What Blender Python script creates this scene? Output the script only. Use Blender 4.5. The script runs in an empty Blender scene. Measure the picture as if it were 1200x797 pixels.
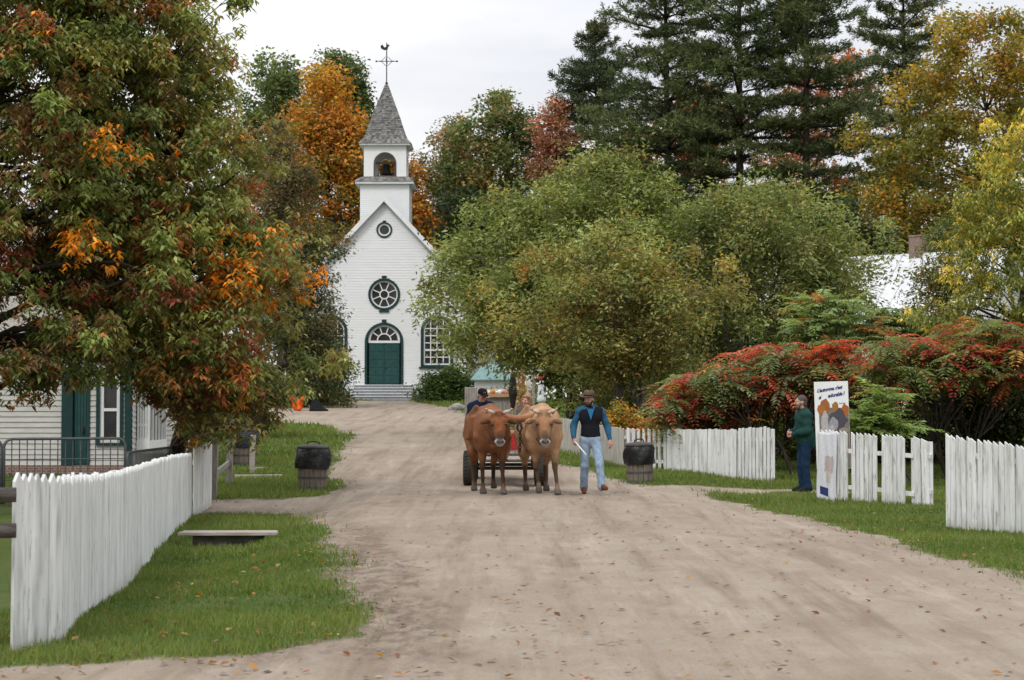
import bpy, math, random
import numpy as np
from mathutils import Vector, Matrix, Euler
import openvdb

scene = bpy.context.scene
COL = scene.collection
rnd = random.Random(7)
F, CX, CY, CZ = 2200.0, 600.0, 398.5, 1.65
PITCH = math.atan(76.5 / F)

# ---------------------------------------------------------------- camera maths
def ray(px, py):
    a, b = (px - CX) / F, -(py - CY) / F
    c, s = math.cos(PITCH), math.sin(PITCH)
    return a, c - s * b, s + c * b            # x, y, z (camera pitched up)

def P(px, py, Y):
    a, b, c = ray(px, py)
    return Vector((a / b * Y, Y, CZ + c / b * Y))

def sstep(a, b, x):
    t = np.clip((x - a) / (b - a), 0, 1)
    return t * t * (3 - 2 * t)

def gz(x, y):
    x = np.asarray(x, float); y = np.asarray(y, float)
    z = 0.03 + 0.05 * sstep(20, 34, y)
    s = np.clip(y - 36, 0, 78)
    z = z + 0.0255 * s * sstep(0, 10, s + 2)
    z = z - 0.24 * sstep(-2.2, -3.6, x) * sstep(13.5, 21, y) * sstep(37, 31, y) * sstep(-6.9, -5.9, x)
    z = z - 0.30 * np.exp(-((x + 3.85) / 0.5) ** 4 - ((y - 25.2) / 0.55) ** 4)
    z = z - 0.11 * sstep(0.105*y - .5, 0.105*y + .8, x) * sstep(52, 43, y) * sstep(20, 26, y)
    z = z + 0.02 * np.sin(x * 0.9 + 1) * np.sin(y * 0.45)
    return z

def gzf(x, y):
    return float(gz(x, y))

def G(px, py):
    a, b, c = ray(px, py)
    lo = 5.0
    y = lo
    while y < 160:
        z = CZ + c / b * y
        if z <= gzf(a / b * y, y):
            break
        y += 0.05 if y < 60 else 0.15
    return Vector((a / b * y, y, gzf(a / b * y, y)))

# ---------------------------------------------------------------- object helpers
def tag(o, label=None, cat=None, group=None, kind=None):
    if label: o['label'] = label
    if cat: o['category'] = cat
    if group: o['group'] = group
    if kind: o['kind'] = kind
    return o

def empty(name, loc=(0, 0, 0), rz=0.0):
    o = bpy.data.objects.new(name, None)
    COL.objects.link(o)
    o.location = loc
    o.rotation_euler = (0, 0, rz)
    return o

def link(name, me, mat=None, parent=None):
    o = bpy.data.objects.new(name, me)
    COL.objects.link(o)
    if mat is not None and len(me.materials) == 0:
        me.materials.append(mat)
    if parent: o.parent = parent
    return o

def copy_tree(o, parent=None):
    c = o.copy(); COL.objects.link(c)
    if parent: c.parent = parent
    for ch in list(o.children):
        copy_tree(ch, c)
    return c

class MB:
    """collects shapes, then links them as one mesh object"""
    def __init__(self):
        self.v = []; self.f = []; self.c = []; self.mi = []
        self.col = None; self.m = 0
    def add(self, vs, fs):
        b = len(self.v)
        self.v += [tuple(p) for p in vs]
        self.f += [tuple(b + i for i in f) for f in fs]
        self.c += [self.col or (1, 1, 1)] * len(vs)
        self.mi += [self.m] * len(fs)
        return self
    def box(self, x0, x1, y0, y1, z0, z1):
        return self.add([(x0,y0,z0),(x1,y0,z0),(x1,y1,z0),(x0,y1,z0),(x0,y0,z1),(x1,y0,z1),(x1,y1,z1),(x0,y1,z1)],
                 [(0,3,2,1),(4,5,6,7),(0,1,5,4),(1,2,6,5),(2,3,7,6),(3,0,4,7)])
    def bar(self, a, b, w, h, up=(0, 0, 1)):
        a, b = Vector(a), Vector(b)
        d = (b - a).normalized()
        u = Vector(up)
        if abs(d.dot(u)) > 0.98: u = Vector((0, 1, 0))
        s = d.cross(u).normalized() * (w / 2)
        t = s.cross(d).normalized() * (h / 2)
        vs = [a - s - t, a + s - t, a + s + t, a - s + t, b - s - t, b + s - t, b + s + t, b - s + t]
        return self.add(vs, [(0,1,2,3),(7,6,5,4),(0,4,5,1),(1,5,6,2),(2,6,7,3),(3,7,4,0)])
    def tube(self, pts, rad, seg=8, cap=True):
        pts = [Vector(p) for p in pts]
        if not hasattr(rad, '__len__'): rad = [rad] * len(pts)
        rings = []
        prev = None
        for i, p in enumerate(pts):
            d = (pts[min(i + 1, len(pts) - 1)] - pts[max(i - 1, 0)]).normalized()
            if prev is None:
                u = Vector((1, 0, 0)) if abs(d.x) < 0.8 else Vector((0, 1, 0))
                u = (u - d * u.dot(d)).normalized()
            else:
                u = (prev - d * prev.dot(d)).normalized()
            prev = u
            w = d.cross(u)
            rings.append([p + (u * math.cos(2*math.pi*k/seg) + w * math.sin(2*math.pi*k/seg)) * rad[i] for k in range(seg)])
        vs = [q for r in rings for q in r]
        fs = []
        for i in range(len(pts) - 1):
            for k in range(seg):
                k2 = (k + 1) % seg
                fs.append((i*seg+k, i*seg+k2, (i+1)*seg+k2, (i+1)*seg+k))
        if cap:
            fs.append(tuple(reversed(range(seg))))
            fs.append(tuple((len(pts)-1)*seg + k for k in range(seg)))
        return self.add(vs, fs)
    def lathe(self, prof, c=(0, 0, 0), seg=24, cap=True, wob=None):
        vs, fs = [], []
        for i, (r, z) in enumerate(prof):
            for k in range(seg):
                a = 2 * math.pi * k / seg
                rr = r * (1 + (wob(a, i) if wob else 0))
                vs.append((c[0] + rr * math.cos(a), c[1] + rr * math.sin(a), c[2] + z))
        for i in range(len(prof) - 1):
            for k in range(seg):
                k2 = (k + 1) % seg
                fs.append((i*seg+k, i*seg+k2, (i+1)*seg+k2, (i+1)*seg+k))
        if cap:
            fs.append(tuple(reversed(range(seg))))
            fs.append(tuple((len(prof)-1)*seg + k for k in range(seg)))
        return self.add(vs, fs)
    def sphere(self, c, r, seg=12, sc=(1, 1, 1)):
        prof = [(r * math.sin(math.pi * (i + 0.02) / (seg//2 + 0.04)), -r * math.cos(math.pi * (i + .02) / (seg//2 + .04))) for i in range(seg//2 + 1)]
        b = len(self.v)
        self.lathe(prof, (0, 0, 0), seg)
        for i in range(b, len(self.v)):
            p = self.v[i]
            self.v[i] = (c[0] + p[0]*sc[0], c[1] + p[1]*sc[1], c[2] + p[2]*sc[2])
        return self
    def prism(self, poly, y0, y1, hole=None):
        """polygon in x,z extruded along y"""
        n = len(poly)
        vs = [(x, y0, z) for x, z in poly] + [(x, y1, z) for x, z in poly]
        fs = [tuple(range(n)), tuple(reversed(range(n, 2*n)))]
        fs += [(i, i + n, (i + 1) % n + n, (i + 1) % n) for i in range(n)]
        return self.add(vs, fs)
    def ring(self, inner, outer, y0, y1, closed=True):
        """band between two matching x,z outlines, extruded along y"""
        n = len(inner)
        vs = [(x, y0, z) for x, z in inner] + [(x, y0, z) for x, z in outer] + [(x, y1, z) for x, z in inner] + [(x, y1, z) for x, z in outer]
        fs = []
        for i in range(n if closed else n - 1):
            j = (i + 1) % n
            fs += [(i, j, n+j, n+i), (2*n+i, 3*n+i, 3*n+j, 2*n+j), (i, 2*n+i, 2*n+j, j), (n+i, n+j, 3*n+j, 3*n+i)]
        if not closed:
            fs += [(0, n, 3*n, 2*n), (n-1, 3*n-1, 4*n-1, 2*n-1)]
        return self.add(vs, fs)
    def mesh(self, name, mat, smooth=False):
        me = bpy.data.meshes.new(name)
        me.from_pydata(self.v, [], self.f)
        mats = mat if isinstance(mat, (list, tuple)) else [mat]
        for m in mats: me.materials.append(m)
        if len(mats) > 1: me.polygons.foreach_set('material_index', self.mi)
        at = me.color_attributes.new('Col', 'FLOAT_COLOR', 'POINT')
        c = np.ones((len(self.v), 4), np.float32)
        c[:, :3] = np.array(self.c, np.float32)
        at.data.foreach_set('color', c.ravel())
        if smooth: me.polygons.foreach_set('use_smooth', [True] * len(me.polygons))
        import bmesh
        bm = bmesh.new(); bm.from_mesh(me)
        bmesh.ops.recalc_face_normals(bm, faces=bm.faces)
        bm.to_mesh(me); bm.free()
        me.update()
        return me
    def build(self, name, mat, parent=None, smooth=False, bevel=0.0):
        o = link(name, self.mesh(name, mat, smooth), None, parent)
        if bevel:
            b = o.modifiers.new('bevel', 'BEVEL'); b.width = bevel; b.segments = 2; b.limit_method = 'ANGLE'
        return o

def arch(hw, z0, zs, n=12, cx=0.0):
    """outline of a round-headed opening: half width, bottom, springing"""
    pts = [(cx - hw, z0), (cx + hw, z0)]
    for i in range(n + 1):
        a = math.pi * i / n
        pts.append((cx + hw * math.cos(a), zs + hw * math.sin(a)))
    return pts

def circle(r, cz, n=28, cx=0.0):
    return [(cx + r * math.cos(2*math.pi*i/n), cz + r * math.sin(2*math.pi*i/n)) for i in range(n)]

def np_mesh(name, verts, faces, cols=None, smooth=False):
    """fast mesh from arrays; faces is (n,k)"""
    me = bpy.data.meshes.new(name)
    nv, (nf, k) = len(verts), faces.shape
    me.vertices.add(nv); me.loops.add(nf * k); me.polygons.add(nf)
    me.vertices.foreach_set('co', np.ascontiguousarray(verts, np.float32).ravel())
    me.loops.foreach_set('vertex_index', np.ascontiguousarray(faces, np.int32).ravel())
    me.polygons.foreach_set('loop_start', np.arange(0, nf * k, k, dtype=np.int32))
    if smooth: me.polygons.foreach_set('use_smooth', np.ones(nf, bool))
    if cols is not None:
        at = me.color_attributes.new('Col', 'FLOAT_COLOR', 'POINT')
        c = np.ones((nv, 4), np.float32); c[:, :3] = cols
        at.data.foreach_set('color', c.ravel())
    me.update(calc_edges=True)
    me.validate()
    return me

# ---------------------------------------------------------------- materials
def lin(r, g, b):
    f = lambda c: (c/255/12.92) if c/255 <= 0.04045 else ((c/255 + 0.055)/1.055) ** 2.4
    return (f(r), f(g), f(b))

class NT:
    def __init__(self, name):
        self.m = bpy.data.materials.new(name); self.m.use_nodes = True
        self.t = self.m.node_tree; self.t.nodes.clear()
        self.out = self.n('ShaderNodeOutputMaterial')
    def n(self, kind, **kw):
        x = self.t.nodes.new(kind)
        for k, v in kw.items(): setattr(x, k, v)
        return x
    def l(self, a, b): self.t.links.new(a, b)
    def noise(self, scale, detail=4, rough=0.6, vec=None, stretch=None):
        nz = self.n('ShaderNodeTexNoise'); nz.inputs['Scale'].default_value = scale
        nz.inputs['Detail'].default_value = detail; nz.inputs['Roughness'].default_value = rough
        tc = self.n('ShaderNodeTexCoord')
        src = tc.outputs['Object']
        if vec == 'pos': src = self.n('ShaderNodeNewGeometry').outputs['Position']
        if stretch:
            mp = self.n('ShaderNodeMapping'); mp.inputs['Scale'].default_value = stretch
            self.l(src, mp.inputs['Vector']); src = mp.outputs['Vector']
        self.l(src, nz.inputs['Vector'])
        return nz.outputs['Fac']
    def ramp(self, fac, stops):
        r = self.n('ShaderNodeValToRGB')
        e = r.color_ramp.elements
        while len(e) < len(stops): e.new(0.5)
        for i, (p, c) in enumerate(stops):
            e[i].position = p
            e[i].color = (*c, 1) if hasattr(c, '__len__') else (c, c, c, 1)
        self.l(fac, r.inputs['Fac'])
        return r.outputs['Color']
    def mix(self, fac, a, b, mode='MIX'):
        x = self.n('ShaderNodeMix', data_type='RGBA', blend_type=mode)
        for sock, v in ((x.inputs['Factor'], fac), (x.inputs['A'], a), (x.inputs['B'], b)):
            if hasattr(v, 'links'): self.l(v, sock)
            elif hasattr(v, '__len__'): sock.default_value = (*v, 1)
            else: sock.default_value = v
        return x.outputs['Result']
    def attr(self, name='Col'):
        a = self.n('ShaderNodeAttribute', attribute_name=name)
        return a.outputs['Color']
    def bsdf(self, color, rough=0.7, spec=0.3, bump=None, bstr=0.3, bdist=0.02, metal=0.0):
        b = self.n('ShaderNodeBsdfPrincipled')
        if hasattr(color, 'links'): self.l(color, b.inputs['Base Color'])
        else: b.inputs['Base Color'].default_value = (*color, 1)
        if hasattr(rough, 'links'): self.l(rough, b.inputs['Roughness'])
        else: b.inputs['Roughness'].default_value = rough
        b.inputs['Specular IOR Level'].default_value = spec
        b.inputs['Metallic'].default_value = metal
        if bump is not None:
            bp = self.n('ShaderNodeBump'); bp.inputs['Strength'].default_value = bstr; bp.inputs['Distance'].default_value = bdist
            self.l(bump, bp.inputs['Height']); self.l(bp.outputs['Normal'], b.inputs['Normal'])
        return b
    def done(self, sh):
        self.l(sh.outputs[0], self.out.inputs['Surface'])
        return self.m

def pmat(name, c1, c2=None, scale=6, rough=0.7, spec=0.3, bstr=0.15, bdist=0.01, stretch=None, detail=5, lo=0.35, hi=0.7, metal=0.0, attr=False):
    t = NT(name)
    f = t.noise(scale, detail, stretch=stretch)
    c2 = c2 or tuple(x * 0.7 for x in c1)
    col = t.ramp(f, [(lo, c1), (hi, c2)])
    if attr: col = t.mix(1.0, col, t.attr(), 'MULTIPLY')
    f2 = t.noise(scale * 3, 4, stretch=stretch)
    return t.done(t.bsdf(col, rough, spec, f2, bstr, bdist, metal))

def attr_mat(name, rough=0.7, spec=0.25, scale=30, amt=0.25, bstr=0.1, bdist=0.01, stretch=None):
    t = NT(name)
    v = t.ramp(t.noise(scale, 4, stretch=stretch), [(0.3, 1 - amt), (0.7, 1 + amt * 0.6)])
    col = t.mix(1.0, t.attr(), v, 'MULTIPLY')
    return t.done(t.bsdf(col, rough, spec, t.noise(scale * 2, 3, stretch=stretch), bstr, bdist))

def leaf_mat(name, trans=0.4, rough=0.5, spec=0.3):
    t = NT(name)
    c = t.attr()
    b = t.bsdf(c, rough, spec)
    tr = t.n('ShaderNodeBsdfTranslucent')
    t.l(t.mix(1.0, c, (1.25, 1.2, 0.7), 'MULTIPLY'), tr.inputs['Color'])
    mx = t.n('ShaderNodeMixShader'); mx.inputs['Fac'].default_value = trans
    t.l(b.outputs[0], mx.inputs[1]); t.l(tr.outputs[0], mx.inputs[2])
    return t.done(mx)

M = {}
M['leaf'] = leaf_mat('leaf')
M['needle'] = leaf_mat('needle', 0.12, 0.6, 0.2)
M['grass'] = leaf_mat('grass_blade', 0.3, 0.55, 0.25)
M['bark'] = pmat('bark', (0.075, 0.06, 0.048), (0.03, 0.024, 0.02), 9, 0.9, 0.1, 0.6, 0.03, (1, 1, 0.25))
M['bark_grey'] = pmat('grey_bark', (0.16, 0.14, 0.12), (0.07, 0.06, 0.05), 9, 0.9, 0.1, 0.5, 0.02, (1, 1, 0.3))
M['white'] = pmat('white_paint', (0.80, 0.80, 0.79), (0.74, 0.745, 0.74), 3, 0.55, 0.3, 0.08, 0.004)
M['white_trim'] = pmat('white_trim', (0.80, 0.80, 0.79), (0.70, 0.71, 0.71), 2, 0.5, 0.3, 0.05, 0.003)
M['green'] = pmat('dark_green_paint', (0.012, 0.046, 0.044), (0.008, 0.032, 0.032), 5, 0.5, 0.3, 0.1, 0.004)
M['dgreen'] = pmat('door_green_paint', (0.020, 0.075, 0.070), (0.014, 0.056, 0.054), 4, 0.55, 0.3, 0.1, 0.004)
M['teal'] = pmat('teal_tin', (0.13, 0.23, 0.22), (0.09, 0.17, 0.165), 3, 0.45, 0.4, 0.1, 0.01)
M['tin'] = pmat('pale_tin', (0.62, 0.63, 0.64), (0.50, 0.51, 0.52), 1.5, 0.5, 0.4, 0.1, 0.01)
M['metal'] = pmat('galvanised_steel', (0.085, 0.092, 0.094), (0.05, 0.052, 0.055), 12, 0.5, 0.4, 0.1, 0.003)
M['iron'] = pmat('black_iron', (0.02, 0.02, 0.022), (0.035, 0.03, 0.028), 10, 0.6, 0.3)
M['brass'] = pmat('brass', (0.45, 0.30, 0.10), (0.35, 0.22, 0.07), 10, 0.35, 0.5, metal=0.8)
M['rubber'] = pmat('rubber', (0.03, 0.029, 0.027), (0.06, 0.055, 0.048), 8, 0.85, 0.2)
M['red'] = pmat('red_paint', (0.42, 0.022, 0.025), (0.30, 0.018, 0.02), 5, 0.5, 0.35)
M['oldwood'] = pmat('weathered_wood', (0.34, 0.315, 0.285), (0.17, 0.15, 0.13), 5, 0.9, 0.1, 0.4, 0.01, (4, 4, 0.5))
M['plank'] = pmat('bleached_plank', (0.42, 0.38, 0.33), (0.25, 0.215, 0.18), 5, 0.9, 0.1, 0.3, 0.008, (0.6, 5, 5))
M['stave'] = pmat('barrel_wood', (0.22, 0.18, 0.15), (0.11, 0.088, 0.072), 6, 0.85, 0.15, 0.4, 0.008, (5, 5, 0.5))
M['tanwood'] = pmat('tan_wood', (0.45, 0.30, 0.18), (0.32, 0.2, 0.11), 5, 0.75, 0.2, 0.2, 0.006, (0.6, 4, 4))
M['bag'] = pmat('black_plastic', (0.009, 0.009, 0.010), (0.013, 0.013, 0.015), 2, 0.33, 0.4, 0.6, 0.05)
M['glass_dark'] = (lambda t: t.done(t.bsdf(t.ramp(t.noise(1.3, 3), [(0.35, (0.012, 0.012, 0.014)), (0.7, (0.05, 0.046, 0.042))]), 0.12, 0.5)))(NT('window_glass'))
M['stone'] = pmat('grey_stone', (0.30, 0.28, 0.25), (0.16, 0.15, 0.135), 4, 0.9, 0.2, 0.5, 0.03)
M['brick'] = None
def brick_mat():
    t = NT('brick')
    b = t.n('ShaderNodeTexBrick'); tc = t.n('ShaderNodeTexCoord')
    mp = t.n('ShaderNodeMapping'); mp.inputs['Rotation'].default_value = (math.pi/2, 0, 0)
    t.l(tc.outputs['Object'], mp.inputs['Vector']); t.l(mp.outputs['Vector'], b.inputs['Vector'])
    b.inputs['Color1'].default_value = (0.25, 0.14, 0.11, 1); b.inputs['Color2'].default_value = (0.17, 0.10, 0.085, 1)
    b.inputs['Mortar'].default_value = (0.36, 0.33, 0.3, 1); b.inputs['Scale'].default_value = 4.5
    return t.done(t.bsdf(b.outputs['Color'], 0.9, 0.15, b.outputs['Fac'], -0.3, 0.01))
M['brick'] = brick_mat()
M['attr'] = attr_mat('painted_parts')
M['cloth'] = attr_mat('cloth', 0.9, 0.1, 60, 0.18, 0.25, 0.01)
M['denim'] = attr_mat('denim', 0.9, 0.1, 30, 0.25, 0.5, 0.02, (1, 1, .5))
M['skin'] = attr_mat('skin', 0.55, 0.3, 25, 0.10, 0.05, 0.004)
def hide_mat():
    t = NT('hide')
    v = t.ramp(t.noise(2.6, 4, .55), [(0.32, 0.62), (0.68, 1.22)]); v2 = t.ramp(t.noise(34, 4, .7, None, (1, 1, .3)), [(0.3, 0.80), (0.7, 1.16)])
    c = t.mix(1.0, t.mix(1.0, t.attr(), v, 'MULTIPLY'), v2, 'MULTIPLY')
    return t.done(t.bsdf(c, 0.75, 0.22, t.noise(40, 4, .7, None, (1, 1, .3)), .5, .012))
M['hide'] = hide_mat()
M['hair'] = attr_mat('hair', 0.7, 0.25, 70, 0.4, 0.5, 0.01, (1, 1, 0.2))
M['fence'] = None
def fence_mat():
    t = NT('old_white_paint')
    g = t.noise(2.2, 6, 0.65, 'pos', (6, 6, 0.7))
    base = t.ramp(g, [(0.33, (0.80, 0.80, 0.795)), (0.52, (0.68, 0.685, 0.67)), (0.68, (0.42, 0.42, 0.385))])
    g2 = t.noise(9, 5, 0.7, 'pos', (2.5, 2.5, 0.35))
    worn = t.ramp(g2, [(0.60, 0.0), (0.68, 1.0)])
    col = t.mix(worn, base, (0.30, 0.29, 0.26))
    col = t.mix(1.0, col, t.attr(), 'MULTIPLY')
    return t.done(t.bsdf(col, 0.7, 0.2, t.noise(14, 4, vec='pos', stretch=(4, 4, 0.4)), 0.25, 0.006))
M['fence'] = fence_mat()

# ---------------------------------------------------------------- smooth solids (people, animals, cloth)
def _rotm(e): return np.array(Euler(e).to_matrix())

def solid(name, prims, voxel, mat, parent=None, k=0.03, tau=0.012, wrinkle=None, cut=None):
    """smooth union of tapered capsules ('c', a, ra, b, rb, col[, k]) and ellipsoids ('e', centre, radii, euler, col[, k]) as one skin"""
    lo = np.full(3, 1e9); hi = np.full(3, -1e9)
    for p in prims:
        if p[0] == 'c':
            for q, r in ((p[1], p[2]), (p[3], p[4])):
                lo = np.minimum(lo, np.array(q) - r); hi = np.maximum(hi, np.array(q) + r)
        else:
            m = max(p[2]); lo = np.minimum(lo, np.array(p[1]) - m); hi = np.maximum(hi, np.array(p[1]) + m)
    lo -= voxel * 4 + k * .5; hi += voxel * 4 + k * .5
    n = np.ceil((hi - lo) / voxel).astype(int) + 1
    ax = [lo[i] + voxel * np.arange(n[i]) for i in range(3)]
    def dist(X, Y, Z, p):
        if p[0] == 'c':
            a = np.array(p[1], float); b = np.array(p[3], float); ab = b - a; L = ab @ ab + 1e-12
            t = np.clip(((X-a[0])*ab[0] + (Y-a[1])*ab[1] + (Z-a[2])*ab[2]) / L, 0, 1)
            return np.sqrt((X-a[0]-t*ab[0])**2 + (Y-a[1]-t*ab[1])**2 + (Z-a[2]-t*ab[2])**2) - (p[2] + (p[4]-p[2]) * t)
        c, r = p[1], p[2]; R = _rotm(p[3] or (0, 0, 0)).T
        x, y, z = X - c[0], Y - c[1], Z - c[2]
        u = (R[0,0]*x + R[0,1]*y + R[0,2]*z); v = (R[1,0]*x + R[1,1]*y + R[1,2]*z); w = (R[2,0]*x + R[2,1]*y + R[2,2]*z)
        k0 = np.sqrt((u/r[0])**2 + (v/r[1])**2 + (w/r[2])**2)
        k1 = np.sqrt((u/r[0]**2)**2 + (v/r[1]**2)**2 + (w/r[2]**2)**2) + 1e-9
        return k0 * (k0 - 1) / k1
    D = np.full(n, 1e3, np.float32)
    for p in prims:
        kk = p[-1] if (len(p) == (7 if p[0] == 'c' else 6)) else k
        # local window only
        if p[0] == 'c':
            l = np.minimum(np.array(p[1]) - p[2], np.array(p[3]) - p[4]); h = np.maximum(np.array(p[1]) + p[2], np.array(p[3]) + p[4])
        else:
            l = np.array(p[1]) - max(p[2]); h = np.array(p[1]) + max(p[2])
        pad = kk + voxel * 5
        i0 = np.clip(np.floor((l - pad - lo) / voxel).astype(int), 0, n - 1); i1 = np.clip(np.ceil((h + pad - lo) / voxel).astype(int) + 1, 1, n)
        sl = tuple(slice(i0[i], i1[i]) for i in range(3))
        X, Y, Z = np.meshgrid(ax[0][sl[0]], ax[1][sl[1]], ax[2][sl[2]], indexing='ij', sparse=True)
        d = dist(X, Y, Z, p); a = D[sl]
        hh = np.maximum(kk - np.abs(a - d), 0) / kk
        D[sl] = np.minimum(a, d) - hh * hh * kk * 0.25
    X, Y, Z = np.meshgrid(*ax, indexing='ij', sparse=True)
    if wrinkle:
        amp, fr = wrinkle
        D = D + amp * (np.sin(fr*(Z + 0.35*X) + 2.5*np.sin(9*X + 5*Y)) * np.sin(fr*.45*(X - Y) + 1.7 + 3*np.sin(7*Z)))
    if cut:
        for (px, py, pz, nx, ny, nz) in cut:
            D = np.maximum(D, (X-px)*nx + (Y-py)*ny + (Z-pz)*nz)
    D = np.clip(D, -4 * voxel, 4 * voxel).astype(np.float32)
    g = openvdb.FloatGrid(4 * voxel)
    g.copyFromArray(D)
    pts, quads = g.convertToQuads(0.0)
    pts = np.array(pts, float) * voxel + lo; quads = np.array(quads, np.int64)
    # orient outward
    v = pts[quads]
    nrm = np.cross(v[:, 2] - v[:, 0], v[:, 3] - v[:, 1])
    if np.sum(nrm * v.mean(1)) < 0: quads = quads[:, ::-1]
    # light smoothing
    for _ in range(2):
        acc = np.zeros_like(pts); cnt = np.zeros(len(pts))
        for a, b in ((0,1),(1,2),(2,3),(3,0)):
            np.add.at(acc, quads[:, a], pts[quads[:, b]]); np.add.at(cnt, quads[:, a], 1)
            np.add.at(acc, quads[:, b], pts[quads[:, a]]); np.add.at(cnt, quads[:, b], 1)
        pts = pts * 0.5 + 0.5 * acc / np.maximum(cnt, 1)[:, None]
    W = np.zeros((len(pts), 1)); C = np.zeros((len(pts), 3))
    for p in prims:
        col = p[5] if p[0] == 'c' else p[4]
        if col is None: continue
        d = dist(pts[:, 0], pts[:, 1], pts[:, 2], p)
        w = np.exp(-np.clip(d, -0.05, 1) / tau)[:, None] + 1e-30
        W += w; C += w * np.array(col)
    me = np_mesh(name, pts, quads, C / W, smooth=True)
    return link(name, me, mat, parent)
# ================================================================ world, sun, camera
w = bpy.data.worlds.new('World'); scene.world = w; w.use_nodes = True
nt = w.node_tree; nt.nodes.clear()
N = nt.nodes.new; L = nt.links.new
SUN_EL, SUN_AZ = math.radians(48), math.radians(-28)      # high, behind the camera and to the left
sky = N('ShaderNodeTexSky'); sky.sky_type = 'NISHITA'; sky.sun_disc = False
sky.sun_elevation = SUN_EL; sky.sun_rotation = math.pi + SUN_AZ
bg1 = N('ShaderNodeBackground'); bg1.inputs['Strength'].default_value = 0.05
L(sky.outputs['Color'], bg1.inputs['Color'])
tc = N('ShaderNodeTexCoord'); sep = N('ShaderNodeSeparateXYZ'); L(tc.outputs['Generated'], sep.inputs['Vector'])
mp = N('ShaderNodeMapping'); mp.inputs['Scale'].default_value = (2.0, 2.0, 9.0); L(tc.outputs['Generated'], mp.inputs['Vector'])
nz = N('ShaderNodeTexNoise'); nz.inputs['Scale'].default_value = 1.6; nz.inputs['Detail'].default_value = 5; nz.inputs['Roughness'].default_value = 0.5
L(mp.outputs['Vector'], nz.inputs['Vector'])
cr = N('ShaderNodeValToRGB'); e = cr.color_ramp.elements
e[0].position = 0.36; e[0].color = (0.70, 0.72, 0.79, 1); e[1].position = 0.60; e[1].color = (0.96, 0.965, 0.98, 1)
L(nz.outputs['Fac'], cr.inputs['Fac'])
# overcast sky: brighter overhead than at the horizon
grad = N('ShaderNodeMapRange'); grad.inputs['From Min'].default_value = 0.15; grad.inputs['From Max'].default_value = 1.0
grad.inputs['To Min'].default_value = 1.0; grad.inputs['To Max'].default_value = 2.1
L(sep.outputs['Z'], grad.inputs['Value'])
bg2 = N('ShaderNodeBackground'); L(cr.outputs['Color'], bg2.inputs['Color']); L(grad.outputs['Result'], bg2.inputs['Strength'])
mxs = N('ShaderNodeMixShader'); mxs.inputs['Fac'].default_value = 0.93
L(bg1.outputs[0], mxs.inputs[1]); L(bg2.outputs[0], mxs.inputs[2])
wo = N('ShaderNodeOutputWorld'); L(mxs.outputs[0], wo.inputs['Surface'])

sl = bpy.data.lights.new('sun', 'SUN'); sl.energy = 1.3; sl.angle = math.radians(14); sl.color = (1.0, 0.965, 0.91)
so = bpy.data.objects.new('sun', sl); COL.objects.link(so)
d = Vector((math.sin(SUN_AZ) * math.cos(SUN_EL), -math.cos(SUN_AZ) * math.cos(SUN_EL), math.sin(SUN_EL)))
so.rotation_euler = d.to_track_quat('Z', 'Y').to_euler()

cam = bpy.data.cameras.new('camera'); co = bpy.data.objects.new('camera', cam); COL.objects.link(co)
cam.sensor_width = 36; cam.lens = F * 36 / 1200
co.location = (0, 0, CZ); co.rotation_euler = (math.pi / 2 + PITCH, 0, 0)
cam.clip_end = 5000; cam.clip_start = 0.1
cam.dof.use_dof = True; cam.dof.focus_distance = 34; cam.dof.aperture_fstop = 5.0
scene.camera = co
vs = scene.view_settings; vs.view_transform = 'Standard'; vs.look = 'None'; vs.gamma = 1; vs.exposure = 0.1; vs.use_curve_mapping = False
scene.cycles.max_bounces = 6; scene.cycles.diffuse_bounces = 3; scene.cycles.transmission_bounces = 3
scene.cycles.use_denoising = True

# ================================================================ ground and road
def sines(p, f, seed, n=7):
    r = np.random.default_rng(seed); out = 0
    for i in range(n):
        k = r.normal(size=p.shape[-1]) * f; out = out + np.sin(p @ k + r.uniform(0, 6.28))
    return out / n ** 0.5 * 0.7

edge_px = [(-300, 802), (0, 784), (130, 778), (300, 770), (390, 758), (424, 745), (420, 715), (406, 690), (400, 665), (396, 640), (374, 614), (345, 603),
  (240, 602), (120, 603), (120, 590), (240, 586), (330, 585), (385, 580), (396, 572), (384, 560), (388, 545), (398, 532), (411, 517), (405, 507), (380, 499), (340, 496), (300, 497), (200, 498),
  (200, 480), (300, 479), (345, 477), (380, 472), (415, 469.8), (483, 469.8), (490, 472), (530, 478), (548, 484), (590, 497), (618, 512), (630, 526), (640, 536), (655, 543), (690, 554), (735, 567), (760, 570), (830, 571), (930, 573.5), (1010, 577),
  (1010, 580.5), (930, 578), (835, 577.5), (815, 583), (870, 591), (940, 607), (1000, 624), (1100, 653), (1200, 681), (1500, 768)]
ROAD = [(p.x, p.y) for p in (G(*q) for q in edge_px)] + [(7.5, 3.0), (9, -15), (-9, -15), (-9, 4.0)]
RP = np.array(ROAD)
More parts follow.
